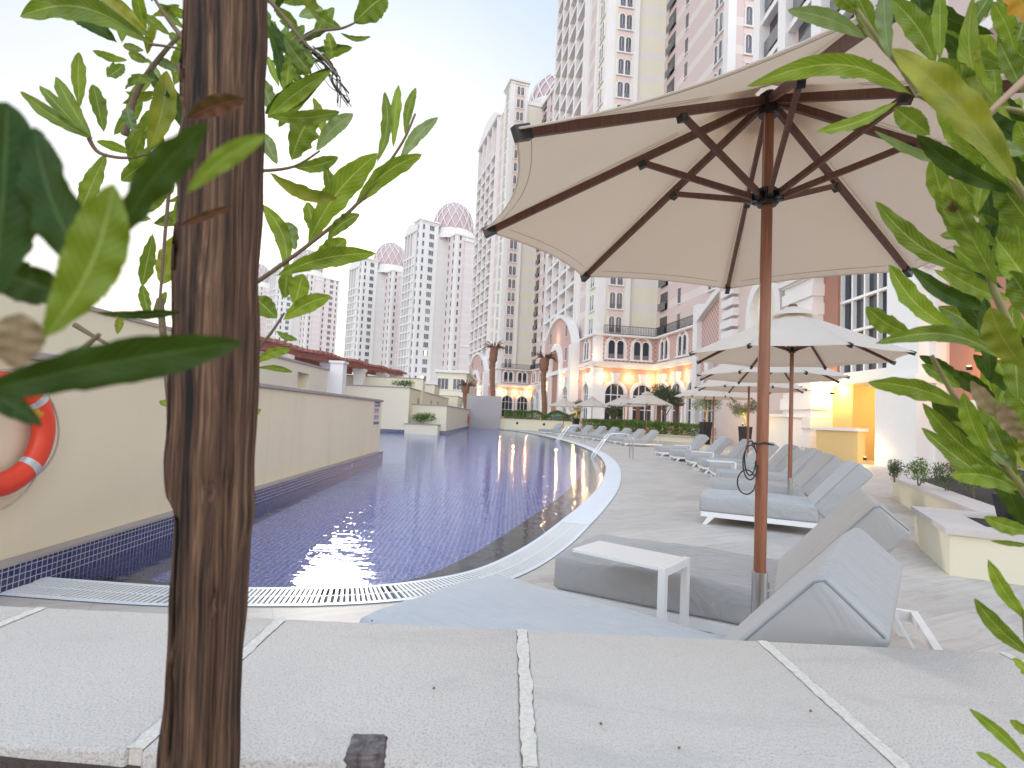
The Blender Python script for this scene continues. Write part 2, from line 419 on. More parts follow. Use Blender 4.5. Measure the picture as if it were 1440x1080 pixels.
def catmull(P, n=8, closed=False):
    P = [Vector(p) for p in P]; out = []
    for i in range(len(P) - 1):
        p0 = P[max(i - 1, 0)]; p1, p2 = P[i], P[i + 1]; p3 = P[min(i + 2, len(P) - 1)]
        for k in range(n):
            t = k / n
            out.append(.5 * ((2 * p1) + (p2 - p0) * t + (2 * p0 - 5 * p1 + 4 * p2 - p3) * t * t + (3 * p1 - p0 - 3 * p2 + p3) * t ** 3))
    out.append(P[-1]); return out

# ------------------------------------------------------------------ ground, deck, pool
inner = catmull([(-3.05, 3.72), (-2.17, 3.66), (-1.75, 3.69), (-1.09, 3.80), (-.63, 4.00), (-.19, 4.42), (.22, 5.30), (.62, 6.5), (1.05, 7.9), (1.55, 9.7), (2.05, 11.9), (2.6, 14.9), (3.05, 18.6), (3.26, 22.5), (3.2, 28.0), (2.75, 34), (1.9, 41), (.6, 47), (-.9, 50.9)], 6)
inner = [Vector((p.x, p.y, 0)) for p in inner]
def offset(line, d):
    out = []
    for i, p in enumerate(line):
        a, b = line[max(i - 1, 0)], line[min(i + 1, len(line) - 1)]; t = (b - a).normalized()
        out.append(p + Vector((t.y, -t.x, 0)) * d)
    return out
WZ = -.03
outer = offset(inner, .36)
outer[-1] = Vector((-.9, 51.3, 0))
pool_poly = inner + [Vector(p) for p in ((-4.05, 50.9, 0), (-3.75, 32.9, 0), (-5.8, 32.0, 0), (-14, 32.0, 0), (-14, 13.9, 0), (-3.35, 14.15, 0))]
def sheet(name, polys, z, mat, holes=True):
    tri = tessellate_polygon([[Vector((p.x, p.y, 0)) for p in q] for q in polys]); fl = [p for q in polys for p in q]
    m = MB(); m.add([(p.x, p.y, z) for p in fl], [tuple(t) for t in tri])
    o = m.obj(name, mat); 
    bm = bmesh.new(); bm.from_mesh(o.data); bmesh.ops.recalc_face_normals(bm, faces=bm.faces)
    if bm.faces and sum(f.normal.z for f in bm.faces) < 0: bmesh.ops.reverse_faces(bm, faces=bm.faces)
    bm.to_mesh(o.data); bm.free(); return o
# hole in deck follows the outside of the coping ring
hole = [Vector((-3.02, outer[0].y, 0))] + outer[1:] + [Vector(p) for p in ((-4.2, 51.3, 0), (-4.2, 49, 0), (-14.5, 49, 0), (-14.5, 14.6, 0), (-14.5, 4, 0), (-3.3, 4.0, 0))]
o = sheet('deck', [[Vector(p) for p in ((-16, -3, 0), (70, -3, 0), (70, 75, 0), (-16, 75, 0))], hole], 0, MT['deck']); tag(o, kind='structure')
m = MB(); m.add([(-4000, -1500, -1.6), (4000, -1500, -1.6), (4000, 6000, -1.6), (-4000, 6000, -1.6)], [(0, 1, 2, 3)])
tag(m.obj('ground', MT['ground']), kind='structure')
o = sheet('pool_floor', [pool_poly], -1.15, MT['pool_tile']); tag(o, kind='structure')
o = sheet('pool_water', [pool_poly], WZ, MT['water']); tag(o, kind='structure')
# pool shell walls + underwater ledge
led = offset(inner, -.55)
m = MB()
for i in range(len(inner) - 1):
    a, b = inner[i], inner[i + 1]; c, d = led[i], led[i + 1]
    m.add([(a.x, a.y, -.48), (b.x, b.y, -.48), (d.x, d.y, -.48), (c.x, c.y, -.48)], [(0, 1, 2, 3)])
    m.add([(c.x, c.y, -.48), (d.x, d.y, -.48), (d.x, d.y, -1.15), (c.x, c.y, -1.15)], [(0, 1, 2, 3)])
    m.add([(a.x, a.y, -.0), (b.x, b.y, -.0), (b.x, b.y, -.48), (a.x, a.y, -.48)], [(0, 1, 2, 3)])
tag(m.obj('pool_ledge', MT['ledge_tile']), kind='structure')
# coping ring: solid white, drain grate near the viewer
NG = 42
m = MB(); g = MB()
for i in range(len(inner) - 1):
    a, b, c, d = inner[i], inner[i + 1], outer[i], outer[i + 1]
    if i < NG:
        m.add([(a.x, a.y, -.06), (b.x, b.y, -.06), (d.x, d.y, -.06), (c.x, c.y, -.06)], [(0, 1, 2, 3)])
        for (p, q, r_, s_) in ((a, b, a + (c - a) * .12, b + (d - b) * .12), (a + (c - a) * .88, b + (d - b) * .88, c, d), (a + (c - a) * .48, b + (d - b) * .48, a + (c - a) * .53, b + (d - b) * .53)):
            m.add([(p.x, p.y, .006), (q.x, q.y, .006), (s_.x, s_.y, .006), (r_.x, r_.y, .006)], [(0, 1, 2, 3)], 1)
            m.add([(p.x, p.y, .006), (q.x, q.y, .006), (q.x, q.y, -.06), (p.x, p.y, -.06)], [(0, 1, 2, 3)], 1)
    else:
        m.add([(a.x, a.y, .008), (b.x, b.y, .008), (d.x, d.y, .008), (c.x, c.y, .008)], [(0, 1, 2, 3)], 1)
        m.add([(a.x, a.y, .008), (b.x, b.y, .008), (b.x, b.y, -.06), (a.x, a.y, -.06)], [(0, 1, 2, 3)], 1)
tag(m.obj('pool_coping', [plain('drain_shadow_gap', (.05, .05, .055), .8), plain('pool_coping_white', (.74, .755, .79), .45, var=.05)]), kind='structure')
gr = empty('drain_grate', (0, 0, 0), 0, 'white slatted overflow drain grate along the near curve of the pool', 'grate')
acc = 0; m = MB(); L = inner[:NG + 1]; LO = outer[:NG + 1]
for i in range(len(L) - 1):
    seg = (L[i + 1] - L[i]).length; n = max(1, int(round(seg / .032)))
    for k in range(n):
        t = (k + .5) / n; p = L[i].lerp(L[i + 1], t); q = LO[i].lerp(LO[i + 1], t)
        m.bar(p.lerp(q, .09) + Vector((0, 0, .002)), p.lerp(q, .91) + Vector((0, 0, .002)), .017, .012)
m.obj('slats', MT['white_metal'], gr)

# ------------------------------------------------------------------ left walls
def box_thing(name, label, cat, x0, x1, y0, y1, z0, z1, mat, cap=None, capz=.06, capo=.04, group=None, rz=0, extra=None):
    t = empty(name, ((x0 + x1) / 2, (y0 + y1) / 2, z0), rz, label, cat, group)
    hx, hy = (x1 - x0) / 2, (y1 - y0) / 2
    m = MB(); m.box(-hx, hx, -hy, hy, 0, z1 - z0); m.obj('wall', mat, t)
    if cap:
        m = MB(); m.box(-hx - capo, hx + capo, -hy - capo, hy + capo, z1 - z0 + .002, z1 - z0 + capz); m.obj('coping', cap, t, bevel=.008)
    if extra: extra(t, hx, hy)
    return t
# near cream wall (slightly turned): local frame, origin at near bottom, +Y along the wall
ang = math.atan2(-.022, 1)
nw = empty('pool_wall', (-2.985, 3.0, 0), -ang, 'long cream stucco wall with grey coping at left of the pool', 'wall')
nw.rotation_euler.z = math.atan(.022)
m = MB(); m.box(-.30, -.10, -6, 11.3, -1.3, 1.42); m.obj('wall', MT['stucco'], nw)
m = MB(); m.box(-.34, -.06, -6, 11.34, 1.422, 1.475); m.obj('coping', MT['greycap'], nw, bevel=.01)
m = MB(); m.box(-.32, .0, -6, 11.32, -1.3, .15); m.obj('tile_band', MT['band_tile'], nw)
m = MB(); m.box(-.0985, .012, -6, 11.33, .152, .17); m.obj('ledge_cap', MT['greycap'], nw)
m = MB(); m.lathe([(0, 0), (.03, 0), (.035, .006), (.045, .006), (.045, 0)], 14, M=Matrix.Translation((.002, 8.3, .07)) @ Matrix.Rotation(PI / 2, 4, 'Y')); m.obj('wall_light', [MT['steel']], nw)
# sign with rows of pictograms
sg = empty('pool_rules_sign', (-3.10 - .022 * 10, 13.75, .85), nw.rotation_euler.z, 'small blue and grey pool rules sign at the far end of the long cream wall', 'sign')
m = MB(); m.box(-.02, 0, -.30, .30, 0, .56); m.obj('board', MT['signgrey'], sg)
m = MB(); m.box(.0, .004, -.30, .30, .44, .56); m.obj('blue_header', MT['signblue'], sg); m = MB(); m.box(.0, .004, -.30, .30, 0, .07); m.obj('blue_footer', MT['signblue'], sg)
m = MB()
for r in range(2):
    for c in range(4):
        y0 = -.25 + c * .135; z0 = .12 + r * .165
        m.box(.0, .004, y0, y0 + .075, z0 + .03, z0 + .11, 0 if (r + c) % 2 else 1); m.box(.0, .004, y0 + .01, y0 + .06, z0, z0 + .018, 0)
m.obj('pictogram', [MT['signblue'], MT['red']], sg)
m = MB(); m.lathe([(0, .005), (.03, .005), (.03, 0)], 12, M=Matrix.Translation((.001, -.24, .50)) @ Matrix.Rotation(PI / 2, 4, 'Y')); m.box(.004, .006, -.16, .1, .49, .51); m.obj('emblem', MT['white'], sg)

# far stepped white/cream blocks
def cornerwall(name, label, x0, x1, y0, y1, z1, mat='stucco_pale', cap='greycap', capz=.07, z0=-1.3):
    return box_thing(name, label, 'wall', x0, x1, y0, y1, z0, z1, MT[mat], MT[cap] if cap else None, capz)
t = cornerwall('terrace_block', 'tall pale cream terrace block standing in the pool beyond the long wall', -14, -5.9, 32.0, 52, 2.55)
m = MB(); m.box(-3.9, 4.07, -10.06, -10.0, .6, 1.45); m.obj('tile_band', MT['band_tile'], t)
m = MB()
for k, yy in enumerate((-7.2, -1.5, 2.4)):
    m.box(4.051, 4.07, yy, yy + .6, 2.7, 3.4)
m.obj('niche', MT['greycap'], t)
t = cornerwall('low_terrace_block', 'lower cream block with a red life ring on its side, at the pool edge', -5.895, -3.8, 32.9, 51, 1.62)
m = MB(); m.box(-1.02, 1.09, -9.10, 9.05, .6, 1.46); m.obj('tile_band', MT['band_tile'], t)
t = box_thing('wall_planter', 'small planter shelf holding a green shrub, built out from the low cream block', 'planter', -6.05, -4.15, 31.9, 32.85, -1.3, .48, MT['stucco_pale'], MT['greycap'], .06)
m = MB(); m.box(-1.9, 1.9, -.5, .45, 0, 0); 
t = empty('niche_wall', (-8.0, 0, 0), 0, 'cream terrace wall with a small open niche behind the long wall', 'wall')
m = MB(); m.box(-.4, 0, 4, 20.6, -.9, 2.82); m.box(-.4, 0, 21.8, 24, -.9, 2.82); m.box(-.4, 0, 20.6, 21.8, -.9, 1.9); m.box(-.4, 0, 20.6, 21.8, 2.5, 2.82); m.box(-.5, -.401, 4, 24, -.9, 2.8); m.obj('wall', MT['stucco_pale'], t)
m = MB(); m.box(-.45, .05, 4, 24.05, 2.822, 2.9); m.obj('coping', MT['greycap'], t)
t = empty('terrace_pillar', (-7.75, 24.6, -.9), 0, 'square white pillar at the end of the niche wall', 'pillar')
m = MB(); m.box(-.28, .28, -.28, .28, 0, 4.1); m.obj('shaft', MT['white_trim'], t)
m = MB(); m.box(-.34, .34, -.34, .34, 4.102, 4.2); m.obj('cap', MT['white_trim'], t)
cornerwall('upper_terrace_wall', 'long low cream parapet wall above the terrace block', -16, -5.8, 36, 37, 3.35)
cornerwall('stepped_terrace_wall', 'middle cream step of the terrace walls running back to the towers', -8, -6.0, 43, 46, 3.35)
cornerwall('back_terrace_wall', 'farthest cream step of the terrace walls before the grey screen', -8.5, -5.2, 54, 57, 2.9)
m = MB(); m.box(-10.3, -8.2, 24.2, 24.35, 1.0, 1.9)
tag(m.obj('louvre_panel', MT['black_rail']), 'dark louvred panel between the niche wall and terrace block', 'vent panel')
# far end: grey screen wall, cream planter wall
t = box_thing('water_wall', 'flat grey stone screen wall standing at the far end of the pool', 'wall', -4.1, -.95, 51.0, 51.9, -1.3, 3.0, MT['greywall'], None)
fp = box_thing('far_planter_wall', 'cream planter wall with round spotlights behind the far pool edge', 'planter', -.9, 8, 51.6, 53.4, 0, .95, MT['stucco_pale'], MT['pinkcap'], .06)
m = MB()
for xx in (-2.9, -.4): m.lathe([(0, .03), (.1, .03), (.12, 0)], 14, M=Matrix.Translation((xx, -.9, .62)) @ Matrix.Rotation(PI / 2, 4, 'X'))
m.obj('spotlight', MT['black_plastic'], fp)
# pergola
pg = empty('pergola', (-11.8, 34, 0), 0, 'reddish brown timber pergola roof with white posts above the terrace', 'pergola')
m = MB()
n = 44
for k in range(n):
    y = -14 + 28 * k / (n - 1); z = 3.55 + .95 * (k / (n - 1)) + .15 * math.sin(k * .7) * .3
    m.box(-2.6, 2.6, y, y + .34, z, z + .14)
m.obj('roof_slats', MT['pergola'], pg)
m = MB()
for x in (-2.2, 0, 2.2): m.bar((x, -14, 3.38), (x, 14, 4.34), .14, .24)
m.obj('beams', MT['pergola'], pg)
for y in (-11, -5, 1, 7, 12):
    m = MB(); m.box(1.75, 2.35, y, y + .6, 0, 3.1 + .034 * (y + 14)); m.box(1.68, 2.42, y - .07, y + .67, 3.1 + .034 * (y + 14), 3.28 + .034 * (y + 14)); m.obj('post', MT['white_trim'], pg)

# life rings
def life_ring(loc, r, label, rz):
    t = empty('life_ring', loc, rz, label, 'life ring')
    m = MB(); n = 40; k = 14; R0 = r * .80; r0 = r * .20; vs = []
    for i in range(n):
        a = 2 * PI * i / n
        for j in range(k):
            b = 2 * PI * j / k; rr = R0 + r0 * math.cos(b); vs.append((.7 * r0 * math.sin(b) + r0 * .7, rr * math.cos(a), rr * math.sin(a)))
    m.add(vs, [(i * k + j, i * k + (j + 1) % k, ((i + 1) % n) * k + (j + 1) % k, ((i + 1) % n) * k + j) for i in range(n) for j in range(k)], 0, True); m.obj('ring', MT['red'], t)
    for q in range(4):
        a0 = PI / 4 + q * PI / 2; m = MB(); vs = []
        for i in range(5):
            a = a0 - .09 + .045 * i
            for j in range(k):
                b = 2 * PI * j / k; rr = R0 + r0 * 1.03 * math.cos(b); vs.append((.72 * r0 * math.sin(b) + r0 * .7, rr * math.cos(a), rr * math.sin(a)))
        m.add(vs, [(i * k + j, i * k + (j + 1) % k, (i + 1) * k + (j + 1) % k, (i + 1) * k + j) for i in range(4) for j in range(k)], 0, True); m.obj('tape_band', MT['silver'], t)
    m = MB()
    for q in range(4):
        a0 = PI / 4 + q * PI / 2; pts = []
        for i in range(13):
            a = a0 + PI / 2 * i / 12; s_ = math.sin(PI * i / 12); pts.append((r0 * .8, (r + .005 + .10 * r * s_) * math.cos(a), (r + .005 + .10 * r * s_) * math.sin(a) - .03 * s_))
        m.tube(pts, .006 * r / .36, 6)
    m.obj('rope', MT['rope'], t); return t
lr = life_ring((-3.06, 3.30, .955), .375, 'red orange life ring hanging on the near end of the long cream wall', math.atan(.022))
life_ring((-3.78, 49.5, .85), .42, 'tiny red life ring on the low cream block far across the pool', 0)

# ------------------------------------------------------------------ foreground planter coping
cw = empty('planter_coping', (0, 1.0, .1), 0, 'broad grey cast stone coping with pale mortar joints in the foreground', 'wall')
m = MB(); m.box(-3.2, 3.2, -.19, .17, 0, .585); m.obj('wall', MT['stucco'], cw)
P = .51; x0 = .046
import itertools
for k in range(-6, 6):
    a = x0 + P * k + .009; b = x0 + P * (k + 1) - .009
    m = MB(); nx, ny = 14, 14
    bevel_box(m, a, b, -.262, .205, .587, .65, .006, 2)
    m.obj('coping_slab', MT['coping'], cw)
for k in range(-6, 7):
    m = MB(); a = x0 + P * k; n = 60; vs = []
    for i in range(n + 1):
        y = -.258 + .46 * i / n; w1 = .0105 + .004 * noise.noise(Vector((k * 3.1, y * 14, 0))) + .003 * noise.noise(Vector((k, y * 60, 3)));
        w2 = .0105 + .004 * noise.noise(Vector((k * 3.1 + 9, y * 14, 0))) + .003 * noise.noise(Vector((k, y * 55, 7)))
        vs += [(a - w1, y, .6503), (a, y, .6515 + .0006 * noise.noise(Vector((k, y * 60, 5)))), (a + w2, y, .6503)]
    m.add(vs, [(i * 3 + j, i * 3 + j + 1, (i + 1) * 3 + j + 1, (i + 1) * 3 + j) for i in range(n) for j in (0, 1)], 0, True)
    m.box(a - .0085, a + .0085, -.256, .2, .59, .6495)
    m.obj('mortar_joint', MT['mortar'], cw)
m = MB(); n = 60; vs = []
for j in range(30):
    for i in range(n):
        x = -3 + 6 * i / (n - 1); y = -.9 + 1.66 * j / 29
        vs.append((x, y, .728 + .02 * noise.noise(Vector((x * 6, y * 6, 0)))))
m.add(vs, [(j * n + i, j * n + i + 1, (j + 1) * n + i + 1, (j + 1) * n + i) for j in range(29) for i in range(n - 1)], 0, True)
tag(m.obj('soil', MT['soil']), kind='structure')
for i, (px_, py_) in enumerate(((845, 1018), (523, 873), (1140, 1000), (955, 1052), (318, 905), (610, 968))):
    p = atz(px_, py_, .7525); m = MB(); bevel_box(m, -.002, .002, -.0015, .0015, -.001, .002, .0006, 1)
    o = m.obj('dirt_crumb', MT['palm'], None, p); o.rotation_euler.z = i * 1.3
    tag(o, ['reddish crumb right of the middle joint near the front', 'dark crumb at the back edge of the coping left of the middle joint', 'tiny crumb at the right of the coping between the two right joints', 'tiny crumb near the front edge of the coping right of the middle joint', 'tiny crumb beside the wooden post on the coping', 'tiny crumb left of the middle joint on the coping'][i], 'crumb', 'crumbs on the coping')

# weathered post
wp_b = at(279, 1120, .47); wp_t = at(317, -90, .47)
def build_post(name, base, top, wpx, dpt, prof, label, mat, twist=.0, seed=1):
    ax = (top - base); Lz = ax.length; m = MB(); NZ = 150; NK = 44; vs = []
    for i in range(NZ + 1):
        t = i / NZ; w = prof(t)
        for k in range(NK):
            a = 2 * PI * k / NK
            c, s_ = math.cos(a), math.sin(a); e = .32
            x = math.copysign(abs(c) ** e, c); y = math.copysign(abs(s_) ** e, s_)
            q = Vector((x, y, t * Lz * 2))
            nn = .0020 * noise.noise(Vector((a * 5 + seed, 3.1, t * 1.6))) + .0011 * noise.noise(Vector((a * 14, seed, t * 3.5))) + .0016 * noise.noise(Vector((a, seed * 2, t * 14)))
            xx = x * (w[0] + nn * 1.4) + w[2]; yy = y * (dpt + nn)
            if y < -.5:
                for (cx, c0, c1, cwid, dep) in w[3]:
                    if c0 < t < c1:
                        prof_ = math.sin(PI * (t - c0) / (c1 - c0)) ** .6
                        d_ = abs(xx - cx) / (cwid * prof_ + 1e-6)
                        if d_ < 1: yy += 2.0 * dep * (1 - d_)
            vs.append((xx, yy, t * Lz))
    m.add(vs, [(i * NK + k, i * NK + (k + 1) % NK, (i + 1) * NK + (k + 1) % NK, (i + 1) * NK + k) for i in range(NZ) for k in range(NK)], 0, True)
    m.add(vs, [tuple(range(NK))[::-1], tuple(range(NZ * NK, (NZ + 1) * NK))])
    o = m.obj(name, mat, None, base)
    z = ax.normalized(); y = Vector((0, 1, 0)); y = (y - z * y.dot(z)).normalized(); x = y.cross(z)
    o.matrix_world = Matrix.Translation(base) @ Matrix((x, y, z)).transposed().to_4x4()
    tag(o, label, 'post'); return o
u = .47 / FPX
def postprof(t):
    y = 1120 - t * 1210           # photo row this height shows at
    L = [( -90, -48), (0, -50), (150, -50), (300, -52), (420, -55), (560, -56), (640, -56), (690, -54), (706, -44), (720, -40), (800, -37), (900, -40), (1000, -48), (1060, -51), (1130, -52)]
    Rr = [(-90, 50), (0, 50), (200, 52), (350, 54), (500, 55), (650, 55), (740, 53), (850, 46), (950, 45), (1130, 46)]
    def li(T):
        for (a, b), (c, d) in zip(T, T[1:]):
            if a <= y <= c: return b + (d - b) * (y - a) / (c - a)
        return T[-1][1]
    l, r = li(L), li(Rr)
    cr = [(.014, .22, .52, .0035, .012), (-.012, .0, .34, .002, .006), (.004, .5, .98, .0018, .005), (-.02, .38, .8, .0018, .006), (-.001, .30, .45, .002, .008), (.021, .05, .28, .0018, .005), (-.018, .7, 1.0, .002, .006), (.012, .62, .93, .0015, .004)]
    return ((r - l) / 2 * u * .81, 0, ((r + l) / 2 + 5) * u, cr)
build_post('wooden_post', wp_b, wp_t, 0, .026, postprof, 'rough weathered brown timber post rising in front of the coping at left', MT['oldwood'], seed=4)
sb = at(513, 1140, .50); st_ = at(515, 1046, .50)
def stubprof(t): return (.0150 + .001 * math.sin(t * 9), 0, 0, [(.004, .0, 1, .0015, .004), (-.006, .0, 1, .0012, .004)])
build_post('stake_stub', sb, st_, 0, .014, stubprof, 'short grey broken stake end poking up at the bottom edge', MT['stake'], seed=9)

# ------------------------------------------------------------------ umbrellas
RIMZ, COLZ, HUBZ, APZ, RR = 2.241, 2.375, 2.85, 2.97, 1.5
def make_umbrella():
    t = empty('parasol', (0, 0, 0))
    m = MB(); m.tube([(0, 0, .12), (0, 0, 1.5), (0, 0, 2.93)], [.029, .029, .026], 16); m.obj('pole', MT['teak'], t)
    m = MB(); m.tube([(0, 0, .0), (0, 0, .5)], .036, 20); m.box(-.3, .3, -.3, .3, .003, .02); m.obj('base_sleeve', MT['steel'], t)
    m = MB(); m.tube([(-.036, 0, .40), (-.075, 0, .40)], .006, 8); m.tube([(-.075, 0, .36), (-.075, 0, .44)], .006, 8); m.obj('clamp_screw', MT['steel'], t)
    tips = [Vector((RR * math.cos(k * PI / 4), RR * math.sin(k * PI / 4), RIMZ)) for k in range(8)]
    # canopy: taut cloth with scalloped rim, two skins
    m = MB(); NS, NT_ = 12, 12
    for layer, dz in ((0, 0), (1, .006)):
        for k in range(8):
            A, B = tips[k], tips[(k + 1) % 8]; vs = []
            for j in range(NS + 1):
                s_ = .045 + (1 - .045) * j / NS
                for i in range(NT_ + 1):
                    q = i / NT_; p = A.lerp(B, q); w = 4 * q * (1 - q)
                    d = Vector((p.x, p.y, 0)); inw = 1 - .062 * w * s_ ** 2
                    x, y = d.x * s_ * inw, d.y * s_ * inw
                    z = APZ - .03 + (RIMZ - APZ + .03) * s_ - .012 * w * s_ * (1 - s_) * 4 + dz + .018
                    vs.append((x, y, z))
            fs = [(j * (NT_ + 1) + i, j * (NT_ + 1) + i + 1, (j + 1) * (NT_ + 1) + i + 1, (j + 1) * (NT_ + 1) + i) for j in range(NS) for i in range(NT_)]
            m.add(vs, fs, 0, True)
            if layer == 0:
                e = [Vector(v) for v in vs[-(NT_ + 1):]]
                m.tube([v + Vector((0, 0, .001)) for v in e], .0045, 6)
    cn_ = m.obj('canopy', MT['canopy'], t)
    m = MB()
    for k in range(8):
        A, B = tips[k], tips[(k + 1) % 8]
        for (e0, s0) in ((.955, .955),):
            pts = []
            for i in range(1, NT_):
                q = i / NT_; p = A.lerp(B, q); w = 4 * q * (1 - q); inw = 1 - .062 * w * s0 ** 2
                pts.append((p.x * s0 * inw, p.y * s0 * inw, APZ - .03 + (RIMZ - APZ + .03) * s0 - .012 * w * s0 * (1 - s0) * 4 + .0155))
            m.tube(pts, .0016, 4)
        for q in (.035, .965):
            p = A.lerp(B, q); m.tube([(p.x * s_, p.y * s_, APZ - .03 + (RIMZ - APZ + .03) * s_ + .0155) for s_ in (.3, .6, .97)], .0014, 4)
    m.obj('seam', MT['seam'], cn_)
    m = MB(); vs = []
    prof = [(.05, APZ + .05), (.30, APZ - .06), (.335, APZ - .105)]
    m.lathe(prof, 32); m.lathe([(.1, APZ - .012), (.27, APZ - .09)], 24); m.obj('vent_cap', MT['canopy'], t)
    m = MB(); m.lathe([(0, APZ + .085), (.05, APZ + .085), (.062, APZ + .07), (.062, APZ + .05), (.03, APZ + .04)], 18); m.obj('finial', MT['darkteak'], t)
    m = MB(); m.tube([(0, 0, COLZ - .045), (0, 0, COLZ + .04)], .047, 16)
    for k in range(8):
        a = k * PI / 4; m.box(.03, .075, -.016, .016, COLZ - .02, COLZ + .02, 0, Matrix.Rotation(a, 4, 'Z'))
    m.obj('collar', MT['black_plastic'], t)
    m = MB(); m.tube([(0, 0, HUBZ - .045), (0, 0, HUBZ + .06)], .05, 16); m.obj('hub', MT['black_plastic'], t)
    for k in range(8):
        a = Vector((.045 * math.cos(k * PI / 4), .045 * math.sin(k * PI / 4), HUBZ + .02)); b = tips[k]
        rd = (b - a); m = MB(); m.bar(a, a + rd * .965, .022, .04); r = m.obj('rib', MT['darkteak'], t)
        m = MB(); m.bar(a + rd * .955, a + rd * 1.0, .032, .055); m.obj('end_cap', MT['black_plastic'], r)
        q = a + rd * .40 + Vector((0, 0, -.02)); s0 = Vector((.06 * math.cos(k * PI / 4), .06 * math.sin(k * PI / 4), COLZ))
        m = MB(); m.bar(s0, q, .02, .03); s_ = m.obj('strut', MT['darkteak'], t)
        m = MB(); m.bar(q - rd.normalized() * .02 + Vector((0, 0, -.012)), q + rd.normalized() * .02 + Vector((0, 0, -.012)), .034, .034); m.obj('joint', MT['black_plastic'], s_)
    m = MB(); m.tube([(.042, .006, COLZ + .04), (.04, .006, HUBZ)], .002, 5); m.tube([(-.042, -.006, COLZ + .04), (-.04, -.006, HUBZ)], .002, 5); m.obj('rope', MT['rope'], t)
    return t
ulab = ['large off white parasol on a brown wooden pole closest to the camera',
 'second parasol back, its whole octagonal canopy visible right of the nearest pole',
 'third parasol back, its canopy tucked just under the second one',
 'fourth parasol back in the near row, overlapping the one before it',
 'farthest parasol of the near row, beside the black planter pot',
 'nearest parasol of the far row, in front of the lit arched windows',
 'second parasol of the far row, partly behind the nearest one there',
 'third parasol of the far row, above the clipped hedge',
 'leftmost and farthest parasol, beside the bare palm trunk']
up = [(1.254, 2.754, 3.6804), (4.11, 8.12, 3.1155), (5.38, 11.6, 3.15), (6.61, 15.4, 3.12), (7.69, 21.0, 3.05), (7.85, 32, 2.9), (7.6, 37.0, 3.0), (6.3, 43.0, 3.1), (4.6, 48, 3.2)]
proto = make_umbrella()
umbs = []
for i, (x, y, a) in enumerate(up):
    o = proto if i == 0 else copy_tree(proto)
    o.location = (x, y, 0); o.rotation_euler.z = a; tag(o, ulab[i], 'parasol', 'parasols between the loungers'); umbs.append(o)
# cable looped on the nearest pole
m = MB()
def loop(cx, cz, rx, rz_, y=0): return [Vector((cx + rx * math.cos(t), y, cz + rz_ * math.sin(t))) for t in [PI * 2 * i / 26 + .6 for i in range(24)]]
m.tube(loop(-.066, 1.03, .036, .085, -.02), .0035, 6); m.tube(loop(-.058, 1.05, .028, .085, .0), .0035, 6); m.tube(loop(-.068, .93, .045, .06, .015), .0035, 6)
m.tube([(-.05, -.035, 1.12), (0, -.04, 1.13), (.05, -.01, 1.12), (.0, .04, 1.13), (-.05, 0, 1.12)], .0045, 6)
tag(m.obj('cable', MT['black_plastic'], None, (1.254, 2.754, 0)), 'black cable looped loosely on the nearest wooden parasol pole', 'cable')

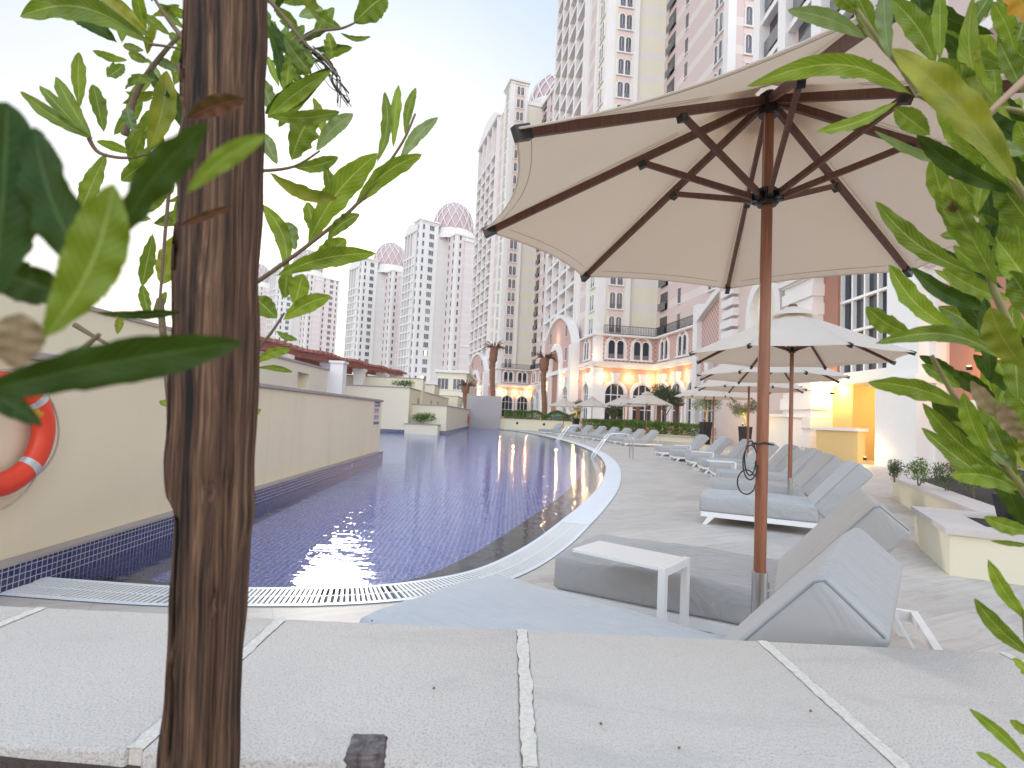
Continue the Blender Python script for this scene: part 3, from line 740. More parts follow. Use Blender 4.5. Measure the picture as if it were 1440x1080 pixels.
# ------------------------------------------------------------------ loungers
LW, ZT, ZB, LS, BA, BL = .90, .35, .155, 1.233, .862, .683
def make_lounger(cov='cushion', seed=0):
    t = empty('sun_lounger', (0, 0, 0))
    # +X = towards the head, foot edge at x=0
    m = MB(); nx, ny = 60, 34; r = .03
    def soft(x0, x1, zb, zt, mat, name, Mx, amp):
        m = MB(); bm = bmesh.new(); bmesh.ops.create_cube(bm, size=1)
        for v in bm.verts: v.co = Vector(((x0 + x1) / 2 + v.co.x * (x1 - x0), v.co.y * LW, (zb + zt) / 2 + v.co.z * (zt - zb)))
        bmesh.ops.bevel(bm, geom=list(bm.edges), offset=.028, segments=3, affect='EDGES', profile=.5)
        bmesh.ops.subdivide_edges(bm, edges=[e for e in bm.edges if e.calc_length() > .15], cuts=22, use_grid_fill=True)
        bm.verts.index_update()
        for v in bm.verts:
            p = v.co; k = noise.noise(Vector((p.x * 2.2 + seed * 5, p.y * 2.4, p.z * 3))) * .022 * amp
            d = noise.noise(Vector((p.x * 3 + p.y * 6 + seed, (p.y - p.x) * 1.2, p.z * 2 + seed))); k += (1 - abs(d) * 6 if abs(d) < .166 else 0) * .009 * amp
            if p.z > (zb + zt) / 2: p.z += k + .010 * (1 - (2 * p.y / LW) ** 2)
            else:
                p.y += math.copysign(abs(k), p.y) * .6
        vs = [Mx @ v.co for v in bm.verts]
        m.add(vs, [tuple(v.index for v in f.verts) for f in bm.faces], 0, True); bm.free()
        o = m.obj(name, mat, t); return o
    I = Matrix.Identity(4)
    soft(0, LS + .06, ZB, ZT, MT[cov], 'mattress', I, 1.0)
    H = Matrix.Translation((LS, 0, ZT)) @ Matrix.Rotation(-BA, 4, 'Y') @ Matrix.Translation((-LS, 0, -ZT))
    b = soft(LS - .03, LS + BL, ZB, ZT, MT['cushion2'], 'backrest', H, .18)
    m = MB()
    for s_ in (-1, 1):
        y = s_ * (LW / 2 - .0075)
        pts = [(LS + .02, y, ZT - .0075), (LS + BL - .03, y, ZT - .0075), (LS + BL - .009, y, ZT - .02), (LS + BL - .0075, y, ZB + .02)]
        m.tube([H @ Vector(p) for p in pts], .0034, 6)
    m.tube([H @ Vector(p) for p in ((LS + BL - .012, -LW / 2 + .02, ZT - .012), (LS + BL - .012, LW / 2 - .02, ZT - .012))], .0035, 6)
    m.obj('piping', MT['piping'], b)
    m = MB(); F = .055
    y1 = LW / 2 - .01
    for s_ in (-1, 1): m.box(.02, 1.98, s_ * y1 - .02, s_ * y1 + .02, .095, .153)
    m.box(.02, .06, -y1 + .0205, y1 - .0205, .096, .152); m.box(1.94, 1.98, -y1 + .0205, y1 - .0205, .096, .152)
    for k in range(12): m.box(.1 + k * .1, .16 + k * .1, -y1 + .0205, y1 - .0205, .12, .14)
    m.obj('frame', MT['white_metal'], t)
    for sx in (.10, 1.82):
        for s_ in (-1, 1):
            m = MB(); xo = -.06 if sx < 1 else .06
            m.prism([(0, 0), (.075, 0), (.055, .0), (.0, .0)], 0, 0) if False else None
            a = [Vector((sx, s_ * y1 - .018, .0945)), Vector((sx + .08, s_ * y1 - .018, .0945)), Vector((sx + xo + .05, s_ * y1 - .018, 0)), Vector((sx + xo, s_ * y1 - .018, 0))]
            b_ = [p + Vector((0, .036, 0)) for p in a]
            m.add(a + b_, [(0, 1, 2, 3), (7, 6, 5, 4), (0, 4, 5, 1), (1, 5, 6, 2), (2, 6, 7, 3), (3, 7, 4, 0)]); m.obj('leg', MT['white_metal'], t)
    m = MB()
    p1 = H @ Vector((LS + BL * .6, 0, ZB - .01))
    for s_ in (-.3, .3): m.bar((p1.x, s_, p1.z), (1.86, s_, .14), .03, .012)
    Hb = H
    m.box(LS, LS + BL - .16, -LW / 2 + .10, LW / 2 - .10, ZB - .02, ZB - .002, 0, H)
    m.obj('back_support', MT['white_metal'], t)
    return t
llab = ['pale lounger in the foreground half hidden behind the coping', 'grey lounger with a white side table over it, left of the nearest pole', 'grey lounger seen side on behind the nearest parasol pole',
 'fourth lounger back, level with the second parasol pole', 'fifth lounger back, just beyond the second parasol pole', 'sixth lounger back in the near row', 'seventh lounger back, with a white side table at its foot',
 'eighth lounger back in the near row', 'ninth lounger back, third from the far end of the near row', 'last lounger of the near row but one, before the black pot', 'last and farthest lounger of the near row']
def foot(ftn, A):    # near foot corner -> foot centre
    v = Vector((-math.sin(A), math.cos(A), 0)); return Vector((ftn[0], ftn[1], 0)) + v * LW / 2
LL = [(-.326, 2.693, -.643), (.515, 3.876, -.48), (2.553, 7.279, -.422)]
for (x, y), A in (((3.15, 8.6), -18), ((4.0, 10.5), -15), ((4.60, 12.4), -12), ((4.93, 14.1), -9), ((5.27, 16.1), -7), ((5.40, 18.1), -4), ((5.6, 20.6), -1)):
    f = foot((x, y), R_(A)); LL.append((f.x, f.y, R_(A)))
llab = llab[:9] + [llab[10]]
p_cover = make_lounger('cover', 3); p_norm = make_lounger('cushion', 1)
for i, (x, y, A) in enumerate(LL):
    o = p_cover if i == 0 else (p_norm if i == 1 else copy_tree(p_norm))
    o.location = (x, y, 0); o.rotation_euler.z = A; tag(o, llab[i], 'sun lounger', 'grey sun loungers along the pool')
FL = [(5.75, 27.9, 4), (5.55, 29.7, 7), (5.25, 31.6, 10), (4.95, 33.4, 13), (4.55, 35.4, 16), (4.05, 37.6, 19), (3.45, 40.0, 22), (2.6, 42.6, 25)]
flab = ['nearest lounger of the far row, seen side on before the hedge', 'second lounger from the right in the far row', 'third lounger from the right in the far row', 'fourth lounger from the right in the far row', 'fifth lounger from the right in the far row, behind the handrails', 'sixth lounger from the right in the far row, behind the handrails', 'second lounger from the left in the far row', 'leftmost lounger of the far row by the pool corner']
for i, (x, y, A) in enumerate(FL):
    o = copy_tree(p_norm); f = foot((x, y), R_(A)); o.location = f; o.rotation_euler.z = R_(A); tag(o, flab[i], 'sun lounger', 'grey sun loungers along the pool')

# C-shaped side tables
def make_table():
    t = empty('side_table', (0, 0, 0))
    m = MB(); m.box(0, .50, -.15, .15, .482, .50); m.obj('tabletop', MT['white_metal'], t, bevel=.003)
    for s_ in (-1, 1):
        m = MB(); m.box(.50, .535, s_ * .15 - .02, s_ * .15 + .02, .0, .50); m.box(.05, .4995, s_ * .15 - .02, s_ * .15 + .02, .0, .03); m.obj('leg', MT['white_metal'], t)
    m = MB(); m.box(.502, .533, -.129, .129, .46, .499); m.obj('rail', MT['white_metal'], t)
    return t
tb = make_table()
a, b, c = atz(810, 771, .5), atz(838, 760, .5), atz(954, 783, .5)
tp = [((.60, 3.40), -.36)]
TT = [((a.x * .5 + b.x * .5), (a.y * .5 + b.y * .5), math.atan2(c.y - b.y, c.x - b.x), 'white C shaped side table reaching over the second lounger'),
      (4.05, 11.35, R_(-12), 'white side table between the fifth and sixth loungers'),
      (4.9, 14.9, R_(-8), 'white side table between the seventh and eighth loungers'),
      (5.6, 18.9, R_(-2), 'farthest white side table near the end of the near row')]
for i, (x, y, A, lb) in enumerate(TT):
    o = tb if i == 0 else copy_tree(tb); o.location = (x, y, 0); o.rotation_euler.z = A; tag(o, lb, 'side table', 'white side tables')

# handrails
def handrail(x, y, A, lb, k=1.0):
    t = empty('pool_handrail', (x, y, 0), A, lb, 'handrail', 'steel pool handrails')
    for s_ in (-.28, .28):
        pts = [(.72, s_, 0), (.72, s_, .5), (.70, s_, .66), (.62, s_, .76), (.50, s_, .80), (.15, s_, .80), (0, s_, .76), (-.1, s_, .68), (-.35, s_, .3), (-.62, s_, -.14)]
        m = MB(); m.tube(catmull([Vector((p[0] * k, p[1], p[2] * k)) for p in pts], 4), .024, 10); m.obj('rail', MT['steel'], t)
handrail(3.3, 18.3, R_(-2), 'nearer pair of polished steel rails entering the pool at the coping', 1.0)
handrail(3.1, 29.2, R_(8), 'farther pair of polished steel rails entering the pool', 1.1)

# ------------------------------------------------------------------ right planter
pts = [(3.88, 4.89), (5.0, 7.05), (5.0, 7.05)]
rp = empty('deck_planter', (0, 0, 0), 0, 'low cream planter wall with travertine coping behind the loungers', 'planter')
A_, B_ = Vector((3.88, 4.89, 0)), Vector((7.0, 11.1, 0))
d = (B_ - A_).normalized(); nrm = Vector((-d.y, d.x, 0))   # deck side
front = [A_, A_ + d * 1.5, A_ + d * 1.5 + Vector((.55, -.25, 0)), A_ + d * 6.5 + Vector((.45, -.2, 0)), Vector((14.4, 16.0, 0)), Vector((14.4, 2.6, 0)), A_ + Vector((2.6, -1.35, 0))]
def offs(poly, k):
    c = sum(poly, Vector((0, 0, 0))) / len(poly); out = []; n = len(poly)
    for i in range(n):
        p0, p1, p2 = poly[i - 1], poly[i], poly[(i + 1) % n]
        d1, d2 = (p1 - p0).normalized(), (p2 - p1).normalized(); n1, n2 = Vector((d1.y, -d1.x, 0)), Vector((d2.y, -d2.x, 0)); b = (n1 + n2); b = b / max(.3, b.length_squared) * 2
        out.append(p1 + b * k)
    return out
sgn = 1 if sum((front[i].x * front[(i + 1) % len(front)].y - front[(i + 1) % len(front)].x * front[i].y) for i in range(len(front))) > 0 else -1
m = MB(); m.prism([(p.x, p.y) for p in front], 0, .355); m.obj('wall', MT['stucco_pale'], rp)
oo, ii = offs(front, .035 * sgn), offs(front, -.33 * sgn)
m = MB(); n = len(front)
vs = [(p.x, p.y, z) for z in (.357, .41) for q in (oo, ii) for p in q]
fs = []
for i in range(n):
    j = (i + 1) % n
    fs += [(2 * n + i, 2 * n + j, 3 * n + j, 3 * n + i), (i, j, 2 * n + j, 2 * n + i), (n + j, n + i, 3 * n + i, 3 * n + j), (j, i, n + i, n + j)]
m.add(vs, fs); m.obj('coping', MT['pinkcap'], rp)
m = MB(); m.prism([(p.x, p.y) for p in offs(front, -.34 * sgn)], .3555, .385); m.obj('soil', plain('dark_mulch', (.035, .025, .022), .95, var=.6, nscale=25, bump=.8, bscale=40, bdist=.03), rp)

# leafy clumps
def cloud(m, c, rad, n, size, mi=0, rng=random, flat=.0, shell=.55):
    for _ in range(n):
        while True:
            p = Vector((rng.uniform(-1, 1), rng.uniform(-1, 1), rng.uniform(-1, 1)))
            if p.length <= 1: break
        if p.length > 0: p = p * (max(p.length, shell * rng.random() ** .3) / p.length) if p.length < shell else p
        q = Vector((c[0] + p.x * rad[0], c[1] + p.y * rad[1], c[2] + p.z * rad[2]))
        leafq(m, q, size * rng.uniform(.6, 1.3), mi, rng)
def leafq(m, q, s_, mi, rng):
    a = Vector((rng.gauss(0, 1), rng.gauss(0, 1), rng.gauss(.3, 1))).normalized(); b = a.orthogonal().normalized(); b = Matrix.Rotation(rng.random() * 6.28, 3, a) @ b
    c = a.cross(b)
    m.add([q - a * s_, q + b * s_ * .35, q + a * s_, q - b * s_ * .35], [(0, 1, 2, 3)], mi)
def hedge(name, path, w, z0, z1, n, size, label, mat='hedge', bumpy=.12):
    path = [Vector(p) for p in path]; m = MB(); rng = random.Random(len(label))
    cum = [0]
    for a, b in zip(path, path[1:]): cum.append(cum[-1] + (b - a).length)
    for _ in range(n):
        t = rng.random() * cum[-1]; i = max(k for k in range(len(cum) - 1) if cum[k] <= t); u_ = (t - cum[i]) / (cum[i + 1] - cum[i]); p = path[i].lerp(path[i + 1], u_)
        d_ = (path[i + 1] - path[i]).normalized(); nr = Vector((-d_.y, d_.x, 0))
        hh = (z1 - z0) * (1 + bumpy * noise.noise(Vector((t * .9, 1, 2))) * 2)
        if rng.random() < .5: v = rng.uniform(-1, 1); z = z0 + hh * (1 - rng.random() * .12)
        else: v = rng.choice((-1, 1)) * rng.uniform(.8, 1.05); z = z0 + hh * rng.random()
        leafq(m, p + nr * v * w / 2 + Vector((0, 0, z)) + Vector((rng.gauss(0, .03), rng.gauss(0, .03), rng.gauss(0, .04))), size * rng.uniform(.6, 1.3), 0, rng)
    for a, b in zip(path, path[1:]):
        pass
    o = m.obj(name, MT[mat]); tag(o, label, 'hedge'); return o
hedge('hedge', [(13.2, 38.5, 0), (10.5, 41, 0), (8.6, 46, 0), (7.2, 50.5, 0)], 1.6, .35, 1.25, 16000, .085, 'clipped green hedge running behind the far row of loungers', bumpy=.1)
hedge('hedge', [(-.6, 52.6, 0), (6.6, 52.6, 0)], 1.3, .95, 1.75, 9000, .08, 'clipped green hedge on the planter wall beyond the far pool edge', bumpy=.22)
hw = empty('hedge_planter', (0, 0, 0), 0, 'low curved cream planter wall under the clipped hedge', 'planter')
m = MB(); hp = [Vector(p) for p in ((14.5, 36.8, 0), (12.2, 37.2, 0), (9.6, 39.6, 0), (7.6, 45.2, 0), (6.0, 51.0, 0))]; hq = [Vector((p.x + 2.6, p.y + 2.0, 0)) for p in hp]
poly = hp + hq[::-1]
m.prism([(p.x, p.y) for p in poly], 0, .38); m.obj('wall', MT['stucco_pale'], hw)
m = MB()
for a, b in zip(hp, hp[1:]): m.bar(a + Vector((0, 0, .42)), b + Vector((0, 0, .42)), .3, .06)
m.obj('coping', MT['pinkcap'], hw)
def bush(name, loc, rad, n, size, label, cat='shrub', mat='olive', stems=3, group=None):
    t = empty(name, loc, 0, label, cat, group); rng = random.Random(int(loc[0] * 37 + loc[1] * 11))
    m = MB()
    for k in range(5): 
        c = (rng.uniform(-.5, .5) * rad[0], rng.uniform(-.5, .5) * rad[1], rad[2] * (1.15 + rng.uniform(-.35, .35)))
        cloud(m, c, [r * .6 for r in rad], n // 5, size, 0, rng)
    m.obj('foliage', MT[mat], t)
    m = MB()
    for k in range(stems): m.tube([(rng.uniform(-.1, .1) * rad[0], rng.uniform(-.1, .1) * rad[1], 0), (rng.uniform(-.5, .5) * rad[0], rng.uniform(-.5, .5) * rad[1], rad[2] * 1.2)], [.012, .006], 5)
    m.obj('stem', MT['twig'], t); return t
for i, (x, y, Y, h, r, lb) in enumerate(((1258, 668, 9.5, .20, .13, 'small leafy sapling at the left end of the mulched planter'), (1292, 678, 8.8, .24, .20, 'second leafy sapling from the left in the mulched planter'), (1330, 686, 8.2, .27, .26, 'bushy dark sapling in the middle of the mulched planter'), (1372, 694, 7.6, .28, .26, 'bushy sapling near the right of the mulched planter'), (1425, 700, 7.0, .28, .26, 'rightmost sapling of the mulched planter behind the big leaves'))):
    p = aty(x, y, Y); bush('sapling', (p.x, p.y, .385), (r, r, h), 900, .02, lb, 'sapling', 'hedge' if i % 2 else 'olive', 2, 'saplings in the planter')
bush('shrub', (-5.1, 32.35, .5), (.8, .35, .36), 900, .06, 'low green shrub on the planter shelf of the pool block', 'shrub', 'hedge')
bush('shrub', (-6.6, 33.5, 2.55), (.7, .4, .30), 500, .07, 'spiky green shrub on top of the tall terrace block', 'shrub', 'hedge')
bush('shrub', (-6.5, 45, 2.55), (.6, .4, .3), 350, .07, 'small shrub farther back on the terrace block', 'shrub', 'hedge')
def potted(loc, s_, label, lit=True):
    t = empty('potted_tree', loc, 0, label, 'potted tree', 'potted olive trees in black planters')
    m = MB(); w = .36 * s_; h = 1.25 * s_; r4 = [(w * .72, 0), (w, h), (w * .9, h), (w * .86, h - .1)]
    m.lathe([(0, .001)] + r4, 4, M=Matrix.Rotation(PI / 4 + .2, 4, 'Z'), sm=False); o = m.obj('pot', MT['black_pot'], t)
    m = MB(); m.lathe([(0, h - .1), (w * .86, h - .1)], 4, M=Matrix.Rotation(PI / 4 + .2, 4, 'Z')); m.obj('soil', MT['soil'], t)
    m = MB(); m.tube([(0, 0, h - .1), (.05, .02, h + .5), (-.03, 0, h + .95)], [.05, .04, .025], 7)
    for k in range(6): a = k * 1.05; m.tube([(0, 0, h + .5 + .06 * k), (.45 * s_ * math.cos(a), .45 * s_ * math.sin(a), h + 1.05 + .05 * k)], [.022, .008], 5)
    m.obj('trunk', MT['twig'], t); rng = random.Random(int(loc[1] * 7)); m = MB()
    for k in range(9): cloud(m, (rng.uniform(-.55, .55) * s_, rng.uniform(-.55, .55) * s_, h + 1.0 * s_ + rng.uniform(-.35, .4) * s_), (.42 * s_, .42 * s_, .3 * s_), 260, .045, 0, rng)
    m.obj('crown', MT['olive'], t); return t
potted((12.55, 35.6, 0), 1.15, 'potted olive tree in a tall black planter at the end of the hedge')
potted((12.3, 29.0, 0), 1.0, 'potted olive tree in a black planter behind the nearest parasol pole')
potted((5.9, 49.9, 0), 1.05, 'potted olive tree in a black planter left of the hedge, far across the pool')
# black pot at the right edge of the planter
m = MB(); p = aty(1425, 735, 5.6); m.lathe([(0, 0), (.12, 0), (.165, .26), (.15, .26), (.14, .2), (0, .2)], 4, M=Matrix.Rotation(PI / 4, 4, 'Z'), sm=False)
tag(m.obj('plant_pot', MT['black_pot'], None, (p.x, p.y, .387)), 'small square black pot on the planter behind the right leaves', 'pot')
# palms (bare, tied)
def palm(loc, h, label):
    t = empty('palm_tree', loc, 0, label, 'palm tree', 'bare trunked palms'); m = MB(); n = 26; pts = []; rs = []
    for i in range(n): pts.append((.12 * math.sin(i * .25), 0, h * i / (n - 1))); rs.append(.25 + .04 * (i % 2) + (.18 if i > n - 6 else 0))
    m.tube(pts, rs, 12); m.obj('trunk', MT['palm'], t); rng = random.Random(3 + int(h * 10)); m = MB()
    for k in range(34):
        a = rng.random() * 6.28; L_ = rng.uniform(.7, 1.5); e = rng.uniform(-.2, 1.1)
        p = [Vector((.3 * math.cos(a), .3 * math.sin(a), h)), Vector(((.3 + L_ * .5 * math.cos(e)) * math.cos(a), (.3 + L_ * .5 * math.cos(e)) * math.sin(a), h + L_ * .5 * math.sin(e) + .1)), Vector(((.3 + L_ * math.cos(e)) * math.cos(a), (.3 + L_ * math.cos(e)) * math.sin(a), h + L_ * math.sin(e) - .35))]
        m.tube(p, [.06, .05, .01], 4)
    m.obj('crown', MT['palmleaf'], t)
p = aty(692, 560, 60); palm((p.x, 60, 0), 8.6, 'bare brown palm trunk with a small shaggy top, left of the far gable'); p = aty(764, 575, 56); palm((p.x, 56, 0), 7.3, 'shorter bare palm trunk in front of the arched portal')
p = aty(655, 560, 66); palm((p.x, 66, 0), 4.6, 'small palm with drooping dry fronds behind the grey screen wall')
# lawn-side trees near arcades
def tree(loc, h, r, label, mat='olive'):
    t = empty('tree', loc, 0, label, 'tree'); rng = random.Random(int(loc[0] * 3 + 5)); m = MB()
    m.tube([(0, 0, 0), (.1, 0, h * .35), (0, .05, h * .6)], [.14, .11, .07], 8)
    for k in range(7): a = k * .9; m.tube([(0, 0, h * (.35 + .03 * k)), (r * .6 * math.cos(a), r * .6 * math.sin(a), h * .75)], [.06, .02], 5)
    m.obj('trunk', MT['twig'], t); m = MB()
    for k in range(14):
        c = (rng.uniform(-.7, .7) * r, rng.uniform(-.7, .7) * r, h * .78 + rng.uniform(-.5, .5) * r * .6); cloud(m, c, (r * .4, r * .4, r * .3), 260, .10, 0, rng)
    m.obj('crown', MT[mat], t)
p = aty(935, 560, 52); tree((p.x, 52, 0), 5.0, 1.9, 'leafy round tree in front of the lit arcade at centre right')
p = aty(862, 590, 56); tree((p.x, 56, 0), 2.9, 1.0, 'small uplit tree before the arched windows', 'olive')
for i, (x, Y, lb) in enumerate(((820, 60, 'tallest timber post of the garden trellis left of the hedge'), )):
    pass
# garden pergola posts near the arcade
gp = empty('garden_trellis', (0, 0, 0), 0, 'dark timber garden trellis standing before the lit arcade', 'trellis')
for px_ in (897, 926, 952):
    p = aty(px_, 580, 54); m = MB(); m.box(p.x - .16, p.x + .16, 53.84, 54.16, 0, 3.0); m.obj('post', MT['palm'], gp)
a, b = aty(885, 580, 54), aty(960, 580, 54); m = MB(); m.box(a.x, b.x, 53.7, 53.85, 3.0, 3.2); m.box(a.x, b.x, 54.2, 54.35, 3.0, 3.2)
for k in range(12): xx = a.x + (b.x - a.x) * k / 11; m.box(xx - .04, xx + .04, 53.3, 54.8, 3.2, 3.3)
m.obj('beams', MT['palm'], gp)
# rounded grey cabana pod
p = aty(790, 585, 52.5); m = MB(); m.lathe([(1.05, 0), (1.15, .5), (1.05, 1.2), (.8, 1.7), (.4, 2.0), (0, 2.1)], 24)
tag(m.obj('pod_chair', MT['cushion2'], None, (p.x + .1, 55.0, 0)), 'rounded grey cabana pod beside the arched portal', 'cabana')

# ------------------------------------------------------------------ buildings
def arch(w, h, n=10):      # outline (x,z) from bottom-left up over to bottom-right
    r = w / 2; pts = [(-r, 0)]
    for i in range(n + 1): a = PI - PI * i / n; pts.append((r * math.cos(a), h - r + r * math.sin(a)))
    pts.append((r, 0)); return pts
def archpane(m, cx, z, w, h, mi, y):
    m.add([(cx + p[0], y, z + p[1]) for p in arch(w, h)], [tuple(range(len(arch(w, h))))], mi)
WM = {}
def mk_windows():
    gl, wt, rl = 0, 1, 2
    m = MB()
    for s_ in (-.48, .48):
        archpane(m, s_, .1, .74, 2.15, 0, -.03)
        o = [(s_ + p[0], p[1] + .1) for p in arch(.98, 2.27)]; i_ = [(s_ + p[0], p[1] + .1) for p in arch(.74, 2.15)]
        m.ringprism(o, i_, -.16, -.0, 1); m.box(s_ - .37, s_ + .37, -.10, -.05, .1, .75, 2); m.box(s_ - .02, s_ + .02, -.06, -.031, .1, 2.2, 1)
    m.box(-1.1, 1.1, -.22, 0, -.08, .1, 1); WM['pair'] = (m, [MT['far_glass'], MT['white_trim'], MT['grey_rail']])
    m = MB(); m.box(-.36, .36, -.03, 0, .1, 2.0, 0); m.box(-.46, .46, -.14, 0, -.02, .1, 1); m.box(-.46, .46, -.1, 0, 2.0, 2.1, 1); WM['narrow'] = (m, [MT['far_glass'], MT['white_trim'], MT['grey_rail']])
    m = MB()
    for k in (-1, 0, 1): m.box(k * .66 - .27, k * .66 + .27, -.03, 0, .2, 2.1, 0)
    m.box(-1.1, 1.1, -.14, 0, .06, .2, 1); m.box(-1.1, 1.1, -.14, 0, 2.1, 2.24, 1); WM['triple'] = (m, [MT['far_glass'], MT['white_trim'], MT['grey_rail']])
    m = MB(); m.box(-1.1, 1.1, -.03, 0, .0, 2.35, 0); m.box(-1.1, 1.1, -.40, -.35, .0, 1.0, 2); WM['loggia'] = (m, [MT['lounge_glass'], MT['white_trim'], MT['grey_rail']])
    m = MB(); m.box(-.8, .8, -.03, 0, .0, 1.9, 0); WM['small_loggia'] = (m, [MT['lounge_glass'], MT['white_trim'], MT['grey_rail']])
    m = MB(); archpane(m, 0, 0, 2.6, 4.9, 0, -.03)      # tall arcade window
    m.ringprism(arch(3.5, 5.35), arch(2.6, 4.9), -.35, 0, 1)
    for x in (-.45, .45): m.box(x - .05, x + .05, -.12, -.031, 0, 4.75, 1)
    for z in (1.6, 3.4): m.box(-1.3, 1.3, -.10, -.031, z, z + .1, 1)
    m.add([(-.3, -.55, 5.1), (.3, -.55, 5.1), (.55, -.55, 6.3), (-.55, -.55, 6.3), (-.3, 0, 5.1), (.3, 0, 5.1), (.55, 0, 6.3), (-.55, 0, 6.3)], [(0, 1, 2, 3), (0, 3, 7, 4), (1, 5, 6, 2), (3, 2, 6, 7), (0, 4, 5, 1)], 1)
    m.box(-1.95, -1.4, -.3, 0, 3.2, 3.5, 1); m.box(1.4, 1.95, -.3, 0, 3.2, 3.5, 1)
    WM['arcade'] = (m, [MT['dark_glass'], MT['white_trim'], MT['grey_rail']])
    m = MB()
    for s_ in (-.6, .6):
        archpane(m, s_, .1, .9, 2.4, 0, -.03); m.ringprism([(s_ + p[0], p[1] + .1) for p in arch(1.2, 2.55)], [(s_ + p[0], p[1] + .1) for p in arch(.9, 2.4)], -.16, 0, 1); m.box(s_ - .45, s_ + .45, -.1, -.05, .1, .7, 2)
    m.ringprism(arch(3.0, 3.2), arch(2.5, 2.95), -.14, 0, 1); m.box(-1.6, 1.6, -.25, 0, -.1, .1, 1); WM['twin'] = (m, [MT['dark_glass'], MT['white_trim'], MT['grey_rail']])
    for k in WM: WM[k] = (WM[k][0], WM[k][1], WM[k][0].mesh('window_' + k, WM[k][1]))
mk_windows()
FH = 3.2; ZP = 12.5
def tower(K, rot, nf, kind, label, near=False, lit=(), ltxt='tower', portal=True):
    t = empty('tower', (K[0], K[1], 0), rot, label, 'tower', 'domed apartment towers')
    Mt = Matrix.Translation((K[0], K[1], 0)) @ Matrix.Rotation(rot, 4, 'Z')
    H = ZP + nf * FH
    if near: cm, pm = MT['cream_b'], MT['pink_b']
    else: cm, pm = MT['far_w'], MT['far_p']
    wt = MT['white_trim']; wins = []
    def W(face, a, b, z, k): wins.append((k, Matrix.Translation((a, b, z)) @ Matrix.Rotation(0 if face == 'C' else -PI / 2, 4, 'Z')))
    if kind == 'A':
        aw, rw, dx, db, L0, L1, nb = 4.2, 8.4, 24, -16, 10.5, 31, 4; wa = 2.35
    else:
        aw, rw, dx, db, L0, L1, nb = 7.4, 11.8, 30, -7, 2.5, 13, 4; wa = 4.9
    D = 30
    # walls
    m = MB(); m.box(0, aw, 0, 5.2, ZP, H + 3.6); m.box(aw, rw + .01, .6, 9, ZP, H - .4); m.obj('wall', cm, t)
    m = MB(); m.box(.35, 8, 5.2, L1 + .6, ZP, H); m.box(rw, dx, db, D, ZP, H - 1.2); m.box(8, rw, 9, D, ZP, H - .6); m.obj('pink_wall', pm, t)
    # white trims: pilasters and cornices
    m = MB()
    m.box(-.14, .95, -.14, .8, ZP, H + 3.62); m.box(aw - .55, aw + .12, -.12, .6, ZP, H + 3.62)
    m.box(-.5, aw + .5, -.5, 5.6, H + 3.62, H + 4.2); m.box(-.25, aw + .25, -.25, 5.3, H + 3.0, H + 3.3)
    m.box(aw, rw + .01, .35, .8, H - 1.2, H - .3); m.box(rw - .35, dx + .4, db - .4, D, H - 1.2, H - .5)
    m.box(rw - .15, rw + .8, db - .15, db + .8, ZP, H - 1.2); m.box(rw + 4.4, rw + 5.0, db - .12, db + .3, ZP, H - 1.2)
    m.box(-.1, .3, 5.0, 5.6, ZP, H); m.box(-.0, .349, L0 - .6, L0, ZP, H); m.box(-.35, .6, L1 - .001, L1 + .7, ZP, H + .4)
    m.obj('white_pilaster', wt, t)
    # loggia grid on the L side
    m = MB(); bw = (L1 - L0) / nb
    ntop = 3
    for j in range(nb + 1): m.box(-.55, .348, L0 + j * bw - .28, L0 + j * bw + .28, ZP, H)
    for k in range(nf + 1):
        if k > nf - ntop and k < nf: continue
        m.box(-.5, .348, L0 + .281, L1 - .281, ZP + k * FH - .32, ZP + k * FH + .16)
    # gable on top
    n = 12; vs = []
    for i in range(n + 1):
        b = L0 - .8 + (L1 - L0 + 1.6) * i / n; q = 1 - (2 * i / n - 1) ** 2; vs.append((b, H + .3 + 3.4 * q ** .8))
    for i in range(n):
        (b0, z0), (b1, z1) = vs[i], vs[i + 1]
        m.add([(-.75, b0, H - .1), (-.75, b1, H - .1), (-.75, b1, z1), (-.75, b0, z0), (1.5, b0, H - .1), (1.5, b1, H - .1), (1.5, b1, z1), (1.5, b0, z0)], [(0, 3, 2, 1), (4, 5, 6, 7), (3, 7, 6, 2), (0, 1, 5, 4), (0, 4, 7, 3), (1, 2, 6, 5)])
    m.obj('loggia_frame', wt, t)
    for j in range(nb):
        b = L0 + (j + .5) * bw
        for k in range(nf - ntop): W('L', .345, b, ZP + k * FH + .18, 'loggia' if bw > 3 else 'small_loggia')
    m = MB()
    for j in range(nb):
        b = L0 + (j + .5) * bw; hh = ntop * FH - 1 + 2.2 * (1 - ((j + .5) / nb * 2 - 1) ** 2) 
        m.add([(.33, b + p[0], H - ntop * FH + .5 + p[1]) for p in arch(bw * .55, hh)], [tuple(range(13))[::-1]])
    m.obj('arched_top_window', MT['far_glass'], t)
